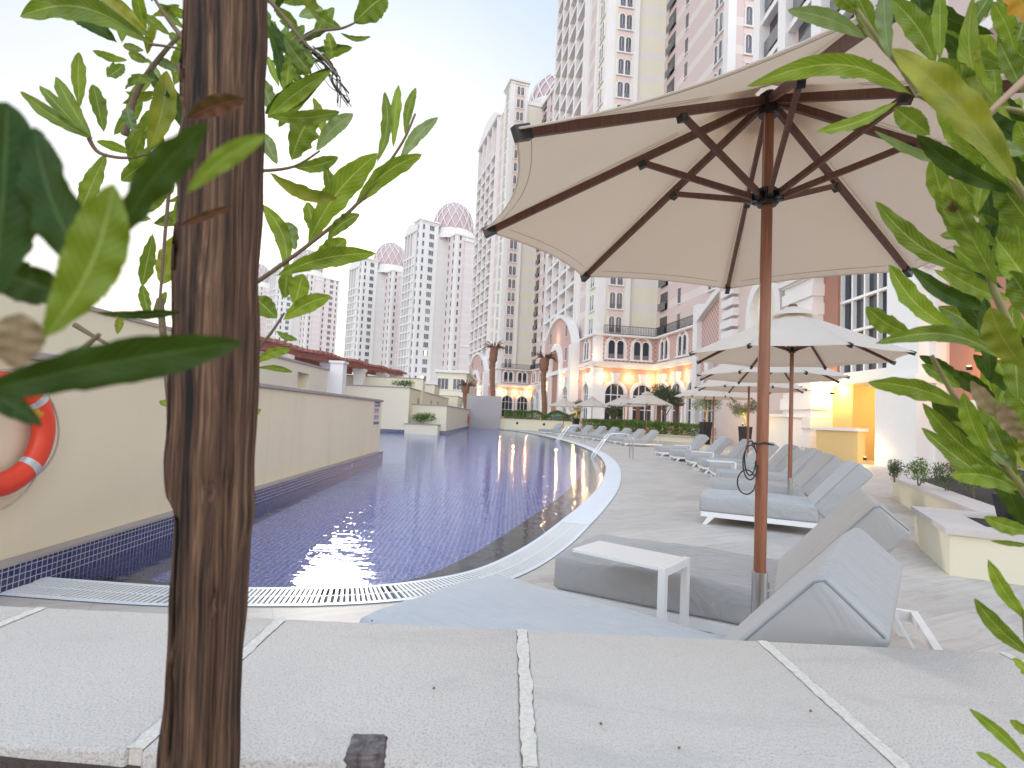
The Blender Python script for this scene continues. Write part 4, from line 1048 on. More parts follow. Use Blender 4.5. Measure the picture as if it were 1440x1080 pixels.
    # window columns
    for k in range(nf + 1):
        z = ZP + k * FH + .25
        W('C', wa, 0, z, 'pair' if kind == 'A' else 'triple')
        W('L', 0, 2.6 if kind == 'A' else 1.6, z, 'pair' if kind == 'A' else 'narrow')
        if kind == 'B': W('C', 1.5, 0, z, 'narrow')
        if k >= nf: continue
        if kind == 'A':
            W('R', rw, -1.6, z, 'loggia'); W('R', rw, -6.0, z, 'narrow'); W('R', rw, -14.1, z, 'pair')
            W('C', rw + 2.8, db, z, 'pair'); W('C', rw + 8.6, db, z, 'narrow'); W('C', rw + 12, db, z, 'pair')
        else:
            W('R', rw, -1.6, z, 'narrow'); W('R', rw, -5.2, z, 'narrow')
            W('C', rw + 1.9, db, z, 'narrow'); W('C', rw + 9.4, db, z, 'narrow'); W('C', rw + 13.5, db, z, 'triple'); W('C', rw + 16.6, db, z, 'narrow')
    if kind == 'B':
        m = MB(); m.box(rw + 3.6, rw + 7.9, db - .9, db, ZP, ZP + FH * (nf - 1)); m.obj('pink_bay', MT['far_p'], t)
        m = MB(); m.box(rw + 3.3, rw + 8.2, db - 1.2, db, ZP + FH * (nf - 1), ZP + FH * (nf - 1) + .8); m.box(rw + 3.3, rw + 8.2, db - 1.2, db - .9, ZP + FH * 4.4, ZP + FH * 4.6); m.obj('bay_cornice', wt, t)
    if kind == 'A':
        m = MB(); m.box(-1.05, 1.05, -.05, -.001, -.62, .15); sp_ = m.mesh('spandrel_panel', MT['pinkplain'])
        for k in range(nf + 1):
            z = ZP + k * FH; link('spandrel_panel', sp_, t, (wa, 0, z))
            if k < nf: link('spandrel_panel', sp_, t, (rw + 2.8, db, z))
    # drum and dome
    dc = (15, 9) if kind == 'A' else (16.5, 5)
    o_ = Matrix.Translation((dc[0], dc[1], 0)); m = MB()
    m.lathe([(9.4, H - 1.2), (9.4, H + .4), (8.9, H + .5), (8.9, H + 2.2), (8.3, H + 2.4), (8.3, H + 3.2), (7.9, H + 3.3)], 24, M=o_, sm=False)
    m.lathe([(7.9, H + 3.3), (0, H + 3.3)], 24, M=o_); m.obj('drum', wt, t)
    zb = H + 3.3; kd = 1.0 if kind == 'A' else 1.13; prof = [(7.5 * kd * math.cos(a * PI / 2) ** .86, zb + (9.6 if kind == 'A' else 12.2) * math.sin(a * PI / 2)) for a in [i / 14 for i in range(15)]]
    m = MB(); m.lathe([(r * .955, z) for r, z in prof[:11]], 32, M=o_); d_ = m.obj('dome', MT['dome'], t)
    m = MB(); m.lathe([(7.75, zb), (7.75, zb + .5), (7.4, zb + .5)], 32, M=o_)
    for s_ in (-1, 1):
        for k in range(16):
            pts = []
            for i in range(15):
                a0 = 2 * PI * k / 16 + s_ * (i / 14) * 1.05; r, z = prof[i]; pts.append(o_ @ Vector((r * math.cos(a0), r * math.sin(a0), z)))
            m.tube(pts, .17, 5, cap=False)
    m.obj('lattice', MT['white'], d_)
    # podium
    if near:
        m = MB(); m.box(-.3, rw, -.3, 6, 8.9, ZP - .2); m.box(rw - .3, dx, db - .3, D, 8.9, ZP - .2); m.box(-.3, rw, 6, 32, 0, ZP - .2); m.obj('diamond_wall', MT['diamond'], t)
        m = MB(); m.box(-.2, rw, -.2, 6, 0, 8.2); m.box(rw - .2, dx, db - .2, D, 0, 8.2); m.obj('arcade_wall', MT['arcade'], t)
        m = MB()
        for (z0, z1, e) in ((8.2, 8.55, .6), (8.55, 8.9, .9), (ZP - .2, ZP + .05, .75)):
            m.box(-e, rw - e, -e, 6, z0, z1); m.box(rw - e, dx, db - e, D, z0, z1)
        for (a0, b0) in ((-.45, -.45), (rw - .6, db - .5)):
            m.box(a0, a0 + 1.3, b0, b0 + 1.3, 0, 8.1); m.box(a0 - .12, a0 + 1.42, b0 - .12, b0 + 1.42, 7.0, 7.5); m.box(a0 - .12, a0 + 1.42, b0 - .12, b0 + 1.42, 0, .8); m.box(a0 + .1, a0 + 1.2, b0 + .1, b0 + 1.2, 8.9, ZP + 1.2)
        m.obj('white_pilaster', wt, t)
        W('C', 2.5, -.2, 1.2, 'arcade'); W('C', 6.3, -.2, 1.2, 'arcade'); W('C', 2.5, -.3, 9.3, 'twin'); W('C', 6.0, -.3, 9.3, 'twin')
        for b in (-3.0, -7.0, -11): W('R', rw - .2, b, 1.2, 'arcade')
        for b in (-3.0, -8.0, -12.5): W('R', rw - .3, b, 9.3, 'twin')
        W('L', -.3, 3.2, 9.3, 'twin'); W('L', -.2, 2.6, 1.2, 'arcade'); W('L', -.3, 34, 1.2, 'arcade')
        # railing
        m = MB()
        def rail(x0, y0, x1, y1):
            m.bar((x0, y0, ZP + 1.2), (x1, y1, ZP + 1.2), .06, .06); m.bar((x0, y0, ZP + .15), (x1, y1, ZP + .15), .06, .06)
            n_ = int(math.hypot(x1 - x0, y1 - y0) / .22)
            for i in range(n_ + 1): q = i / n_; m.box(x0 + (x1 - x0) * q - .02, x0 + (x1 - x0) * q + .02, y0 + (y1 - y0) * q - .02, y0 + (y1 - y0) * q + .02, ZP + .15, ZP + 1.2)
        rail(.7, -.6, rw - .7, -.6); rail(rw - .6, -.6, rw - .6, db + 1)
        m.obj('balcony_railing', MT['black_rail'], t)
        # portal with segmental gable, projecting from L side
        if portal:
            b0, b1 = 7.2, 27; a0 = -1.1; zc, ze = 17.6, 12.0; bm_ = (b0 + b1) / 2
            n = 14; pr_ = []
            for i in range(n + 1):
                b = b0 + (b1 - b0) * i / n; q = 1 - (2 * i / n - 1) ** 2; pr_.append((b, ze + (zc - ze) * max(q, 0) ** .75))
            def slab(m, x0, x1, zlo, dz0, dz1):
                for i in range(n):
                    (p0, z0), (p1, z1) = pr_[i], pr_[i + 1]; l0, l1 = (zlo, zlo) if zlo is not None else (z0 + dz0, z1 + dz0)
                    m.add([(x0, p0, l0), (x0, p1, l1), (x0, p1, z1 + dz1), (x0, p0, z0 + dz1), (x1, p0, l0), (x1, p1, l1), (x1, p1, z1 + dz1), (x1, p0, z0 + dz1)], [(0, 3, 2, 1), (4, 5, 6, 7), (3, 7, 6, 2), (0, 1, 5, 4), (0, 4, 7, 3), (1, 2, 6, 5)])
            m = MB(); slab(m, a0, -.31, 0, 0, -.02); m.obj('portal_wall', MT['diamond'], t)
            m = MB(); slab(m, a0 - .35, -.2, None, -.35, .25)
            m.box(a0 - .5, -.31, b0 - .3, b0 + 1.1, 0, ze); m.box(a0 - .5, -.31, b1 - 1.1, b1 + .3, 0, ze); m.box(a0 - .35, a0 - .001, b0 + 1.1, b1 - 1.1, 8.2, 8.8)
            w = 6.0; o2 = [(p[0], p[1]) for p in arch(w + 1.6, 13.2, 14)]; i2 = [(p[0], p[1]) for p in arch(w, 12.2, 14)]; nn = len(o2); vs = []
            for x in (a0 - .55, a0): 
                for q in (o2, i2): vs += [(x, bm_ + p[0], p[1]) for p in q]
            fs = []
            for i in range(nn - 1): fs += [(i, i + 1, nn + i + 1, nn + i), (2 * nn + i, 3 * nn + i, 3 * nn + i + 1, 2 * nn + i + 1), (i, 2 * nn + i, 2 * nn + i + 1, i + 1), (nn + i, nn + i + 1, 3 * nn + i + 1, 3 * nn + i)]
            m.add(vs, fs)
            for s_ in (-1, 1): 
                m.box(a0 - .55, a0, bm_ + s_ * 3.4 - .6, bm_ + s_ * 3.4 + .6, 0, 8.2)
            m.obj('portal_arch', wt, t)
            m = MB(); m.add([(a0 - .03, bm_ + p[0], p[1]) for p in arch(w, 12.2, 14)], [tuple(range(17))[::-1]]); m.obj('portal_door', MT['brownwall'], t)
            for s_ in (-8, -5.4, 5.4, 8): W('L', a0, bm_ + s_, 10.0, 'narrow')
            for s_ in (-5.2, -2.6, 0, 2.6, 5.2): W('L', a0, bm_ + s_, 13.6, 'narrow') if abs(s_) > 3 else None
            for s_ in (-7, 7): W('L', a0, bm_ + s_, 1.2, 'arcade')
    else:
        m = MB(); m.box(-1, dx + 1, db - 1, D, -1.3, ZP); m.obj('podium', wt, t)
    # place windows: the 100 nearest that can be seen as objects, the rest as one mesh
    sc = []
    for k, mm in wins:
        p = (Mt @ mm).translation; x, y = pix(p); vis = -20 < x < 1460 and -20 < y < 1100
        sc.append((0 if vis else 1, (p - CAM).length, k, mm))
    sc.sort(key=lambda s_: s_[:2])
    for s_ in sc[:100]:
        o = link('window', WM[s_[2]][2], t); o.matrix_local = s_[3]
    if len(sc) > 100:
        m = MB(); allm = []; 
        for s_ in sc[100:]:
            src, mats, _ = WM[s_[2]]; off = {}
            for j, q in enumerate(mats):
                if q not in allm: allm.append(q)
                off[j] = allm.index(q)
            o = len(m.v); m.v += [tuple(s_[3] @ Vector(v)) for v in src.v]; m.f += [[o + i for i in f] for f in src.f]; m.mi += [off[i] for i in src.mi]; m.sm += src.sm; m.uv += src.uv
        tag(m.obj('window', allm, t), kind='stuff')
    for (a, b, z) in lit:
        m = MB(); m.box(a - .45, a + .45, b - .06, b - .04, z, z + 1.7); m.obj('lit_window', MT['litroom'], t)
    return t
def m_dome():
    t = NT('dome_pink'); s = t.node('ShaderNodeSeparateXYZ'); t.link(t.coord(), s.inputs[0])
    t.base((.54, .385, .385)); t.set(.6); return t.m
MT['dome'] = m_dome()
tower((10.86, 72, 0), R_(9), 29, 'A', 'tallest cream and pink tower rising behind the parasols, cut off by the top edge', True)
tower((-3.48, 131, 0), R_(17), 21, 'A', 'cream and pink tower with a curved gable left of the tallest one', True)
tower((-37.3, 205, 0), R_(34), 18, 'B', 'pale tower with a pink lattice dome nearest the left of the gabled tower', lit=((4.2, 0, ZP + .6), (4.9, 0, ZP + FH * 3 + .6)))
tower((-71.0, 250, 0), R_(40), 17, 'B', 'second pale domed tower from the right, lower than its neighbour')
tower((-125, 290, 0), R_(46), 19, 'B', 'third pale domed tower half hidden by the left leaves')
tower((-168, 325, 0), R_(50), 19, 'B', 'leftmost pale domed tower behind the leaves and post')
# low podium building before the pale tower
t = box_thing('podium_building', 'low cream block with small windows in front of the domed tower', 'building', -13.5, -8.3, 100, 125, 0, 8.6, MT['cream_b'], MT['white_trim'], .5, .5)
for x in (-1.6, 1.2):
    for z in (2.2, 5.4):
        o = link('window', WM['triple'][2], t); o.location = (x, -12.5, z)

# gable wall linking to the near building
gw_ = empty('gabled_wing', (18.9, 56, 0), 0, 'pink diamond tiled wing with a curved white gable and twin window', 'building')
dirv = Vector((1.0, -14, 0)).normalized(); Rz = math.atan2(-dirv.x, -dirv.y)
gw_.rotation_euler.z = math.atan2(dirv.y, dirv.x)      # local +X runs towards the viewer
Lw = 14.5; n = 12
def gy(i): q = i / n; return 11.6 + 3.2 * math.sin(PI * min(1, q * .62 + .0))
m = MB()
for i in range(n):
    x0, x1 = Lw * i / n, Lw * (i + 1) / n; z0, z1 = gy(i), gy(i + 1)
    m.add([(x0, 0, 0), (x1, 0, 0), (x1, 0, z1), (x0, 0, z0), (x0, 3, 0), (x1, 3, 0), (x1, 3, z1), (x0, 3, z0)], [(0, 1, 2, 3), (4, 7, 6, 5), (3, 2, 6, 7), (0, 3, 7, 4), (1, 5, 6, 2)])
m.obj('wall', MT['diamond'], gw_)
m = MB()
for i in range(n):
    x0, x1 = Lw * i / n, Lw * (i + 1) / n; m.bar((x0, -.1, gy(i) + .25), (x1, -.1, gy(i + 1) + .25), .9, .6)
m.box(-.6, .5, -.5, .5, 0, 13.5); m.box(-.1, Lw, -.35, .0, 7.9, 8.5)
m.obj('white_trim', MT['white_trim'], gw_)
for x in (6.6,):
    o = link('window', WM['twin'][2], gw_); o.location = (x, 0, 9.4)
for x in (3.0, 8.0, 12.0):
    o = link('window', WM['arcade'][2], gw_); o.location = (x, 0, 1.0)
gw_.scale = (1, 1, 1)

# ---- near building on the right: facade plane x = XN facing the pool
XN = 14.6
nb = empty('poolside_building', (XN, 0, 0), 0, 'near pink and white building with tall glazed windows and a yellow lit entrance', 'building')
def Yp(px_, off=0, py_=450): r = ray(px_, py_); return r.y / r.x * (XN + off)
def L_(*a): return a
m = MB()   # terracotta wall right (and part left of glass)
m.box(0, 8, Yp(1178), Yp(1143), 3.6, 13)
m.box(.25, 8, Yp(1440) - 4, Yp(1325), 0, 13)
m.obj('terracotta_wall', MT['brownwall'], nb)
m = MB(); m.box(.05, 8, Yp(1103), Yp(1010), 0, 13); m.obj('pink_wall', MT['pinkplain'], nb); m = MB(); m.box(.15, 8, Yp(1325), Yp(1283), 0, 13); m.obj('pink_wall', MT['pinkplain'], nb)
m = MB(); yq0, yq1 = Yp(1143, -.5), Yp(1103, -.5)
m.box(-.5, 7.9, yq0, yq1, 0, 13)
for k in range(14): m.box(-.6, .2, yq0 - .08, yq1 + .08, .4 + k * .9, .95 + k * .9)
m.box(-.75, .2, yq0 - .3, yq1 + .3, 8.6, 9.0); m.box(-.95, .2, yq0 - .5, yq1 + .5, 9.0, 9.35)
m.obj('quoined_pier', MT['white_trim'], nb)
m = MB(); yc0, yc1 = Yp(1292, -.55), Yp(1247, -.55)
m.box(-.55, 7.9, yc0, yc1, 0, 13); m.box(-.8, .2, yc0 - .25, yc1 + .25, 0, 3.0) ; m.box(-.95, .3, yc0 - .4, yc1 + .4, 3.0, 3.25)
m.box(-.2, .149, Yp(1325), Yp(1304), 0, 13); m.box(-.45, .1, Yp(1330), Yp(1300), 7.1, 7.5)
m.box(-.05, .249, Yp(1440) - 4, Yp(1325), 2.1, 2.4)
m.obj('white_pier', MT['white'], nb)
# glazing
yg0, yg1 = Yp(1250), Yp(1178); m = MB(); m.box(.30, .34, yg0, yg1, 3.75, 12.9); gl_ = m.obj('window', MT['dark_glass'], nb)
m = MB()
for i in range(5): y = yg0 + (yg1 - yg0) * i / 4; m.box(.12, .298, y - .05, y + .05, 3.75, 12.9)
for z in (3.75, 5.6, 7.0, 9.3, 11.2): m.box(.10, .297, yg0, yg1, z - .05, z + .06)
m.obj('window_frame', MT['white_metal'], gl_)
# entrance recess, lit
m = MB(); ye0, ye1 = Yp(1250), Yp(1135)
m.box(.0, 8, ye0, ye1, 3.3, 3.7); m.obj('entrance_canopy', MT['white'], nb)
m = MB(); m.box(4.0, 4.3, ye0, ye1 + 2, 0, 3.3); m.box(.5, .8, Yp(1200, .5), ye1 + 2, 0, 3.3); m.box(.8, 4.0, Yp(1200, .5), Yp(1200, .5) + .25, 0, 3.3); m.box(.8, 4.0, Yp(1240) - 1.2, Yp(1240) - 1.0, 0, 3.3); m.obj('entrance_wall', MT['orange_wall'], nb)
m = MB(); yd0, yd1 = Yp(1245, 3.9), Yp(1203, 3.9); m.box(3.9, 3.95, yd0, yd1, 0.1, 2.7); dr = m.obj('entrance_door', MT['dark_glass'], nb)
m = MB()
for y in (yd0, yd0 + (yd1 - yd0) / 3, yd0 + (yd1 - yd0) * 2 / 3, yd1): m.box(3.83, 3.899, y - .04, y + .04, .1, 2.7)
m.box(3.84, 3.898, yd0, yd1, 2.0, 2.08); m.obj('door_frame', MT['white_metal'], dr)
m = MB(); m.box(-.9, -.6, Yp(1208, -.9), Yp(1150, -.9), 0, 1.25); m.obj('low_wall', MT['orange_wall'], nb)
m = MB(); m.box(-1.0, -.5, Yp(1209, -.9), Yp(1149, -.9), 1.252, 1.38)
m.obj('low_wall_coping', MT['white_trim'], nb); m = MB()
for px_ in (1120, ): m.box(-1.2, -.5, Yp(px_ + 26), Yp(px_ - 14), 0, 1.8); m.box(-1.3, -.4, Yp(px_ + 28), Yp(px_ - 16), 1.8, 1.95)
m.obj('gate_pier', MT['white_trim'], nb)
# arch window and stepped cornices left of the pier
ya = Yp(1078); m = MB(); ao, ai = arch(4.4, 4.6, 12), arch(3.3, 4.0, 12); nn = len(ao); vs = []
for x in (-.3, .05):
    for q in (ao, ai): vs += [(x, ya + p[0], 5.6 + p[1]) for p in q]
fs = []
for i in range(nn - 1): fs += [(i, i + 1, nn + i + 1, nn + i), (2 * nn + i, 3 * nn + i, 3 * nn + i + 1, 2 * nn + i + 1), (i, 2 * nn + i, 2 * nn + i + 1, i + 1), (nn + i, nn + i + 1, 3 * nn + i + 1, 3 * nn + i)]
m.add(vs, fs)
for k, (z, e) in enumerate(((10.9, .5), (11.3, .8), (11.7, 1.1), (12.1, 1.4))): m.box(-e, .3, Yp(1103), Yp(1020), z, z + .32)
for k in range(9): m.box(-.35 - .05 * (k % 3), .2, Yp(1038), Yp(1022), 4.2 + k * .72, 4.2 + k * .72 + .5)
m.obj('arch_surround', MT['white_trim'], nb)
m = MB(); m.add([(.03, ya + p[0], 5.6 + p[1]) for p in arch(3.3, 4.0, 12)], [tuple(range(15))[::-1]]); m.obj('arch_panel', MT['cream_b'], nb)
# upper storeys set back
m = MB(); m.box(2.0, 20, 12, 37.5, 13, 44); m.obj('upper_wall', MT['pink_b'], nb)
m = MB(); m.box(1.2, 2.0, 12, 38, 13.0, 13.5)
for k in range(9): m.box(1.5, 2.0, 12, 37.8, 16.2 + 3.2 * k, 16.6 + 3.2 * k)
for y in (37.2, 33.5, 29.5, 25.5, 21.5): m.box(1.35, 2.01, y - .5, y + .5, 13.5, 44)
m.obj('upper_cornice', MT['white_trim'], nb)
for k in range(9):
    for y in (35.4, 31.5, 27.5, 23.5):
        o = link('window', WM['loggia'][2], nb); o.location = (2.0, y, 13.8 + 3.2 * k); o.rotation_euler.z = -PI / 2
m = MB(); m.box(-1.3, 0, 12, 38, 13.0, 13.4); m.box(-.8, 8, 12, 38, 13.4, 13.8)
m.obj('roof_cornice', MT['white_trim'], nb)
# small wall lamps (lit)
def lamp(loc, power, rad=.12, color=(1, .68, .32), spot=None, name='uplight'):
    ld = bpy.data.lights.new(name, 'POINT'); ld.energy = power * .36; ld.color = color; ld.shadow_soft_size = rad
    lo = bpy.data.objects.new(name, ld); col.objects.link(lo); lo.location = loc; return lo
def fixture(loc, label, power, r=.1, color=(1, .72, .40), up=True):
    t = empty('uplight', (loc[0], loc[1], loc[2]), 0, label, 'lamp', 'warm uplights on the buildings')
    m = MB(); m.lathe([(0, -.12), (r, -.12), (r, .0), (0, .0)], 10); m.obj('housing', MT['black_plastic'], t)
    m = MB(); m.lathe([(0, .012), (r * .8, .01)], 10); m.obj('lens', MT['lamp'], t)
    l = lamp((0, 0, .22), power, .1, color); l.parent = t
T1M = Matrix.Translation((10.86, 72, 0)) @ Matrix.Rotation(R_(9), 4, 'Z'); T2M = Matrix.Translation((-3.48, 131, 0)) @ Matrix.Rotation(R_(17), 4, 'Z')
ups = []
for i, (a, b, z, pw) in enumerate(((1.0, -.85, 6.7, 110), (4.4, -.85, 6.7, 130), (7.5, -.85, 6.7, 110), (7.5, -5, 6.7, 120), (7.5, -9, 6.7, 120), (7.5, -13, 6.7, 120), (-.9, .9, 6.7, 110), (-.9, 4.8, 6.7, 110), (-2.0, 11.5, 6.7, 160), (-2.0, 22.5, 6.7, 160), (-2.2, 17.1, 13.9, 90), (-.9, -.9, 9.6, 60), (7.2, -16.9, 9.6, 60))):
    p = T1M @ Vector((a, b, z)); fixture(p, ['at the left corner pier', 'between the two front arches', 'right of the front arches', 'first on the side arcade', 'second on the side arcade', 'third on the side arcade', 'left of the corner pier', 'between corner and portal', 'on the right of the portal', 'on the left of the portal', 'over the portal arch', 'on the upper cornice at the corner', 'on the upper cornice of the side wing'][i] + ' of the tallest tower, warm uplight', pw)
for i, (a, b, z, pw) in enumerate(((1, -.9, 6.7, 200), (4.4, -.9, 6.7, 200), (7.4, -.9, 6.7, 200), (-2, 11.5, 6.7, 260), (-2, 22, 6.7, 260))):
    p = T2M @ Vector((a, b, z)); fixture(p, ['left of the front arches', 'between the front arches', 'right of the front arches', 'right of the portal', 'left of the portal'][i] + ' of the gabled tower, warm uplight', pw)
fixture((XN + .0, (Yp(1196) + Yp(1150)) / 2, 3.0), 'ceiling lamp in the yellow lit entrance of the near building', 190, .1, (1, .70, .25))
fixture((XN + 2.2, (Yp(1245) + Yp(1208)) / 2, 3.0), 'second ceiling lamp in the yellow entrance recess', 230, .1, (1, .72, .30))
fixture((XN - 1.6, (Yp(1208) + Yp(1150)) / 2, 3.2), 'lamp under the canopy above the low ochre wall', 110, .08, (1, .62, .2))
fixture((XN - 1.2, Yp(1262), .3), 'ground lamp at the foot of the white pier', 25, .06)
fixture((XN - .6, Yp(1390), 3.4), 'lamp on the terracotta wall behind the right leaves', 90, .08, (1, .5, .15))
fixture((12.3, 35.2, 1.6), 'lamp lighting the potted olive tree at the hedge end', 60, .05, (1, .7, .2))
fixture((12.05, 28.7, 1.4), 'lamp lighting the potted olive tree behind the pole', 50, .05, (1, .7, .2))
fixture((5.7, 49.6, 1.5), 'lamp lighting the far potted olive tree', 60, .05, (1, .7, .2))

# ------------------------------------------------------------------ foreground shrubs
rngL = random.Random(11)
def leaf_mesh(B, T, w, bend, roll, curl, base, seed, kind):
    """lanceolate leaf from B to T (world), width w; returns MB in coordinates relative to base"""
    ax = T - B; L = ax.length; d = ax.normalized()
    view = ((B + T) / 2 - CAM).normalized()
    side = d.cross(view).normalized(); nrm = side.cross(d).normalized()      # nrm faces away/along view
    Rm = Matrix.Rotation(roll, 3, d); side = Rm @ side; nrm = Rm @ nrm
    sim = d.cross(view).normalized()
    NU, NV = 30, 8; m = MB(); vs = []; uvs = []
    for i in range(NU + 1):
        t = i / NU
        c = B + d * (L * t) + sim * (bend * L * math.sin(PI * t)) + nrm * (curl * L * (t * t - t * .4))
        pr_ = (math.sin(PI * min(1, (t * .95 + .05)) ** 1.35) ** .72) if t < .995 else 0.0
        pr_ = max(pr_, .0); pet = .10 if t < .06 else 1
        hw_ = w / 2 * pr_ * (1 if t > .08 else max(.12, t / .08)) * (1 + .09 * noise.noise(Vector((t * 9, seed, 0))) + .10 * noise.noise(Vector((t * 26, seed, 4))))
        for j in range(NV + 1):
            q = j / NV * 2 - 1
            fold = .30 * abs(q) * hw_; wav = .34 * hw_ * abs(q) ** 1.5 * noise.noise(Vector((t * 7 + seed * 3.7, q * 1.2, seed)))
            wv2 = .22 * hw_ * abs(q) * math.sin(t * 26 + seed + (0 if q > 0 else 1.7))
            p = c + side * (hw_ * q) - nrm * (fold + wav * 1.6 + wv2)
            vs.append(p - base); uvs.append((t, j / NV))
    m.add(vs, [(i * (NV + 1) + j, i * (NV + 1) + j + 1, (i + 1) * (NV + 1) + j + 1, (i + 1) * (NV + 1) + j) for i in range(NU) for j in range(NV)], 0, True, uvs)
    return m
def put_leaves(root, table, dep, names):
    base = root.location
    for i, (bx, by, tx, ty, w, kd, *ex) in enumerate(table):
        bend = ex[0] if len(ex) > 0 else rngL.uniform(-.05, .05); d0 = ex[1] if len(ex) > 1 else dep + rngL.uniform(-.05, .06); dd = ex[2] if len(ex) > 2 else rngL.uniform(-.05, .03)
        B = at(bx, by, d0); T = at(tx, ty, max(.14, d0 + dd)); ww = w / FPX * (d0 + dd * .5) * (.90 if d0 > .4 else .82)
        m = leaf_mesh(B, T, ww, bend, rngL.uniform(-.32, .32), rngL.uniform(-.05, .10), base, i * 1.37 + bx * .01, kd)
        o = m.obj('leaf', LF[kd], root)
def stems(root, lst, mat='twig'):
    for pts in lst:
        d, r = pts[0]; P_ = catmull([at(x, y, d + (ex[0] if ex else 0)) - root.location for x, y, *ex in pts[1:]], 5)
        m = MB(); n = len(P_); m.tube(P_, [r * (1 - .55 * i / (n - 1)) for i in range(n)], 7); m.obj('stem', MT[mat], root)
# right shrub
rs = empty('shrub', (.70, .52, .68), 0, 'large leaved green shrub hanging in from the right edge', 'shrub')
Rt = [
 (1282,133,1052,122,31,'b',-.13,.62,-.02),(1262,143,1148,185,20,'b',.06,.60,0),(1218,54,1108,14,25,'k',-.05,.66,0),(1277,130,1200,92,17,'k',0,.64,0),(1228,82,1182,108,17,'k',.1,.66,0),
 (1245,68,1200,-20,25,'g',.02,.63,0),(1252,84,1242,-20,24,'k',.02,.6,0),(1316,90,1254,0,34,'g',-.05,.62,0),(1432,262,1257,62,52,'y',-.03,.50,.02),(1428,272,1290,190,30,'d',.05,.55,0),
 (1372,232,1228,182,13,'k',.06,.57,0),(1308,190,1258,152,32,'g',.0,.60,0),(1322,86,1322,-12,20,'b',0,.58,0),(1398,48,1285,-8,26,'d',.05,.66,0),(1376,133,1356,44,27,'g',.02,.60,0),
 (1392,157,1320,82,40,'g',.02,.58,0),(1402,152,1398,97,17,'b',0,.58,0),(1424,170,1368,-5,27,'s',.12,.56,0),(1470,40,1415,-22,40,'o',0,.5,0),(1430,60,1440,30,22,'g',0,.6,0),
 (1340,302,1311,220,28,'b',.04,.58,0),(1374,342,1334,250,34,'s',.05,.56,0),(1374,300,1386,230,24,'b',0,.57,0),
 (1378,388,1231,283,30,'g',.07,.58,0),(1406,420,1328,378,30,'g',.03,.6,0),(1402,402,1316,268,38,'g',-.03,.57,0),(1388,437,1282,376,25,'d',.07,.56,0),(1352,470,1250,372,32,'b',.08,.6,0),
 (1286,472,1218,432,30,'g',.06,.6,0),(1422,512,1230,483,26,'g',-.14,.55,0),(1356,478,1335,440,20,'k',0,.62,0),(1393,540,1386,418,25,'d',0,.58,0),(1444,520,1392,432,44,'y',.05,.5,0),
 (1354,573,1218,536,32,'g',-.06,.57,0),(1352,546,1295,512,20,'g',0,.6,0),(1352,530,1293,500,18,'d',0,.62,0),(1414,594,1366,536,23,'t',.03,.54,0),(1442,622,1408,566,26,'t',.04,.53,0),
 (1425,470,1432,562,36,'g',0,.55,0),(1430,680,1297,566,28,'g',.05,.58,0),(1430,696,1300,602,27,'g',.04,.56,0),(1394,646,1354,553,26,'b',.04,.57,0),(1434,690,1336,668,34,'b',-.1,.54,0),
 (1430,676,1392,588,25,'g',0,.58,0),(1410,616,1342,594,18,'g',0,.6,0),(1436,636,1410,598,24,'g',0,.58,0),(1427,657,1392,634,17,'k',0,.57,0),
 (1455,748,1382,726,24,'g',.05,.55,0),(1455,768,1394,761,8,'g',0,.57,0),(1452,878,1390,788,20,'b',.05,.52,0),(1458,926,1370,842,25,'g',.05,.52,0),(1460,960,1425,925,16,'b',0,.52,0),
 (1450,1078,1367,1000,18,'b',-.03,.5,0),(1460,1040,1419,1011,16,'b',0,.5,0),(1420,1085,1374,1058,14,'b',0,.5,0),
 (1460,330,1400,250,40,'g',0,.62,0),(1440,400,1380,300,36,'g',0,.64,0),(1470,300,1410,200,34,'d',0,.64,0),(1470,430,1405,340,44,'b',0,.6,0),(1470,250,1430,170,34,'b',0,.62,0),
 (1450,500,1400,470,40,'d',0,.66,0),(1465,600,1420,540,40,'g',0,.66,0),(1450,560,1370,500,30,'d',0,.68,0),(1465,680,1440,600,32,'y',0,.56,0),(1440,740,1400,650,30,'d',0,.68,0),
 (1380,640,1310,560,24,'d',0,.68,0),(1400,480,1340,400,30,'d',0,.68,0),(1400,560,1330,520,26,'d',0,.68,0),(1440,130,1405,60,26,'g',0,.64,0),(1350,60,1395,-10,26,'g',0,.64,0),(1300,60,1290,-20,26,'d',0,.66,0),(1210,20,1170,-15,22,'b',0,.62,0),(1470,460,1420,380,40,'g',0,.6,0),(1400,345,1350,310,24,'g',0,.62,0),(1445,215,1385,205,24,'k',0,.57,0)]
rf = random.Random(5)
for _ in range(62):
    y = rf.uniform(-20, 690); x = rf.uniform(1385, 1475) - max(0, 120 - abs(y - 330) * .3) * rf.random() * .3; a = rf.uniform(-2.7, -.9) if rf.random() < .8 else rf.uniform(-3.4, -2.6); l = rf.uniform(75, 135)
    Rt.append((x + 10, y, x + 10 + l * math.cos(a), y + l * math.sin(a), rf.uniform(18, 32), rf.choice('ggbbbd'), rf.uniform(-.08, .08), rf.uniform(.64, .82), rf.uniform(-.05, .05)))
put_leaves(rs, Rt, .6, None)
stems(rs, [[(.62, .0042), (1295, 135), (1265, 90), (1237, 60), (1200, 5), (1190, -20)], [(.6, .0045), (1480, 330), (1440, 275), (1380, 190), (1320, 150), (1290, 133)], [(.58, .006), (1500, 640), (1450, 540), (1420, 460), (1395, 400), (1378, 340)],
  [(.58, .005), (1490, 760), (1440, 690), (1400, 640), (1350, 570), (1310, 500)], [(.55, .006), (1500, 1120), (1480, 950), (1470, 800), (1500, 640)], [(.52, .004), (1475, 1000), (1450, 930), (1440, 860)], [(.6, .0035), (1450, 160), (1400, 155), (1370, 200)]], 'greenstem')
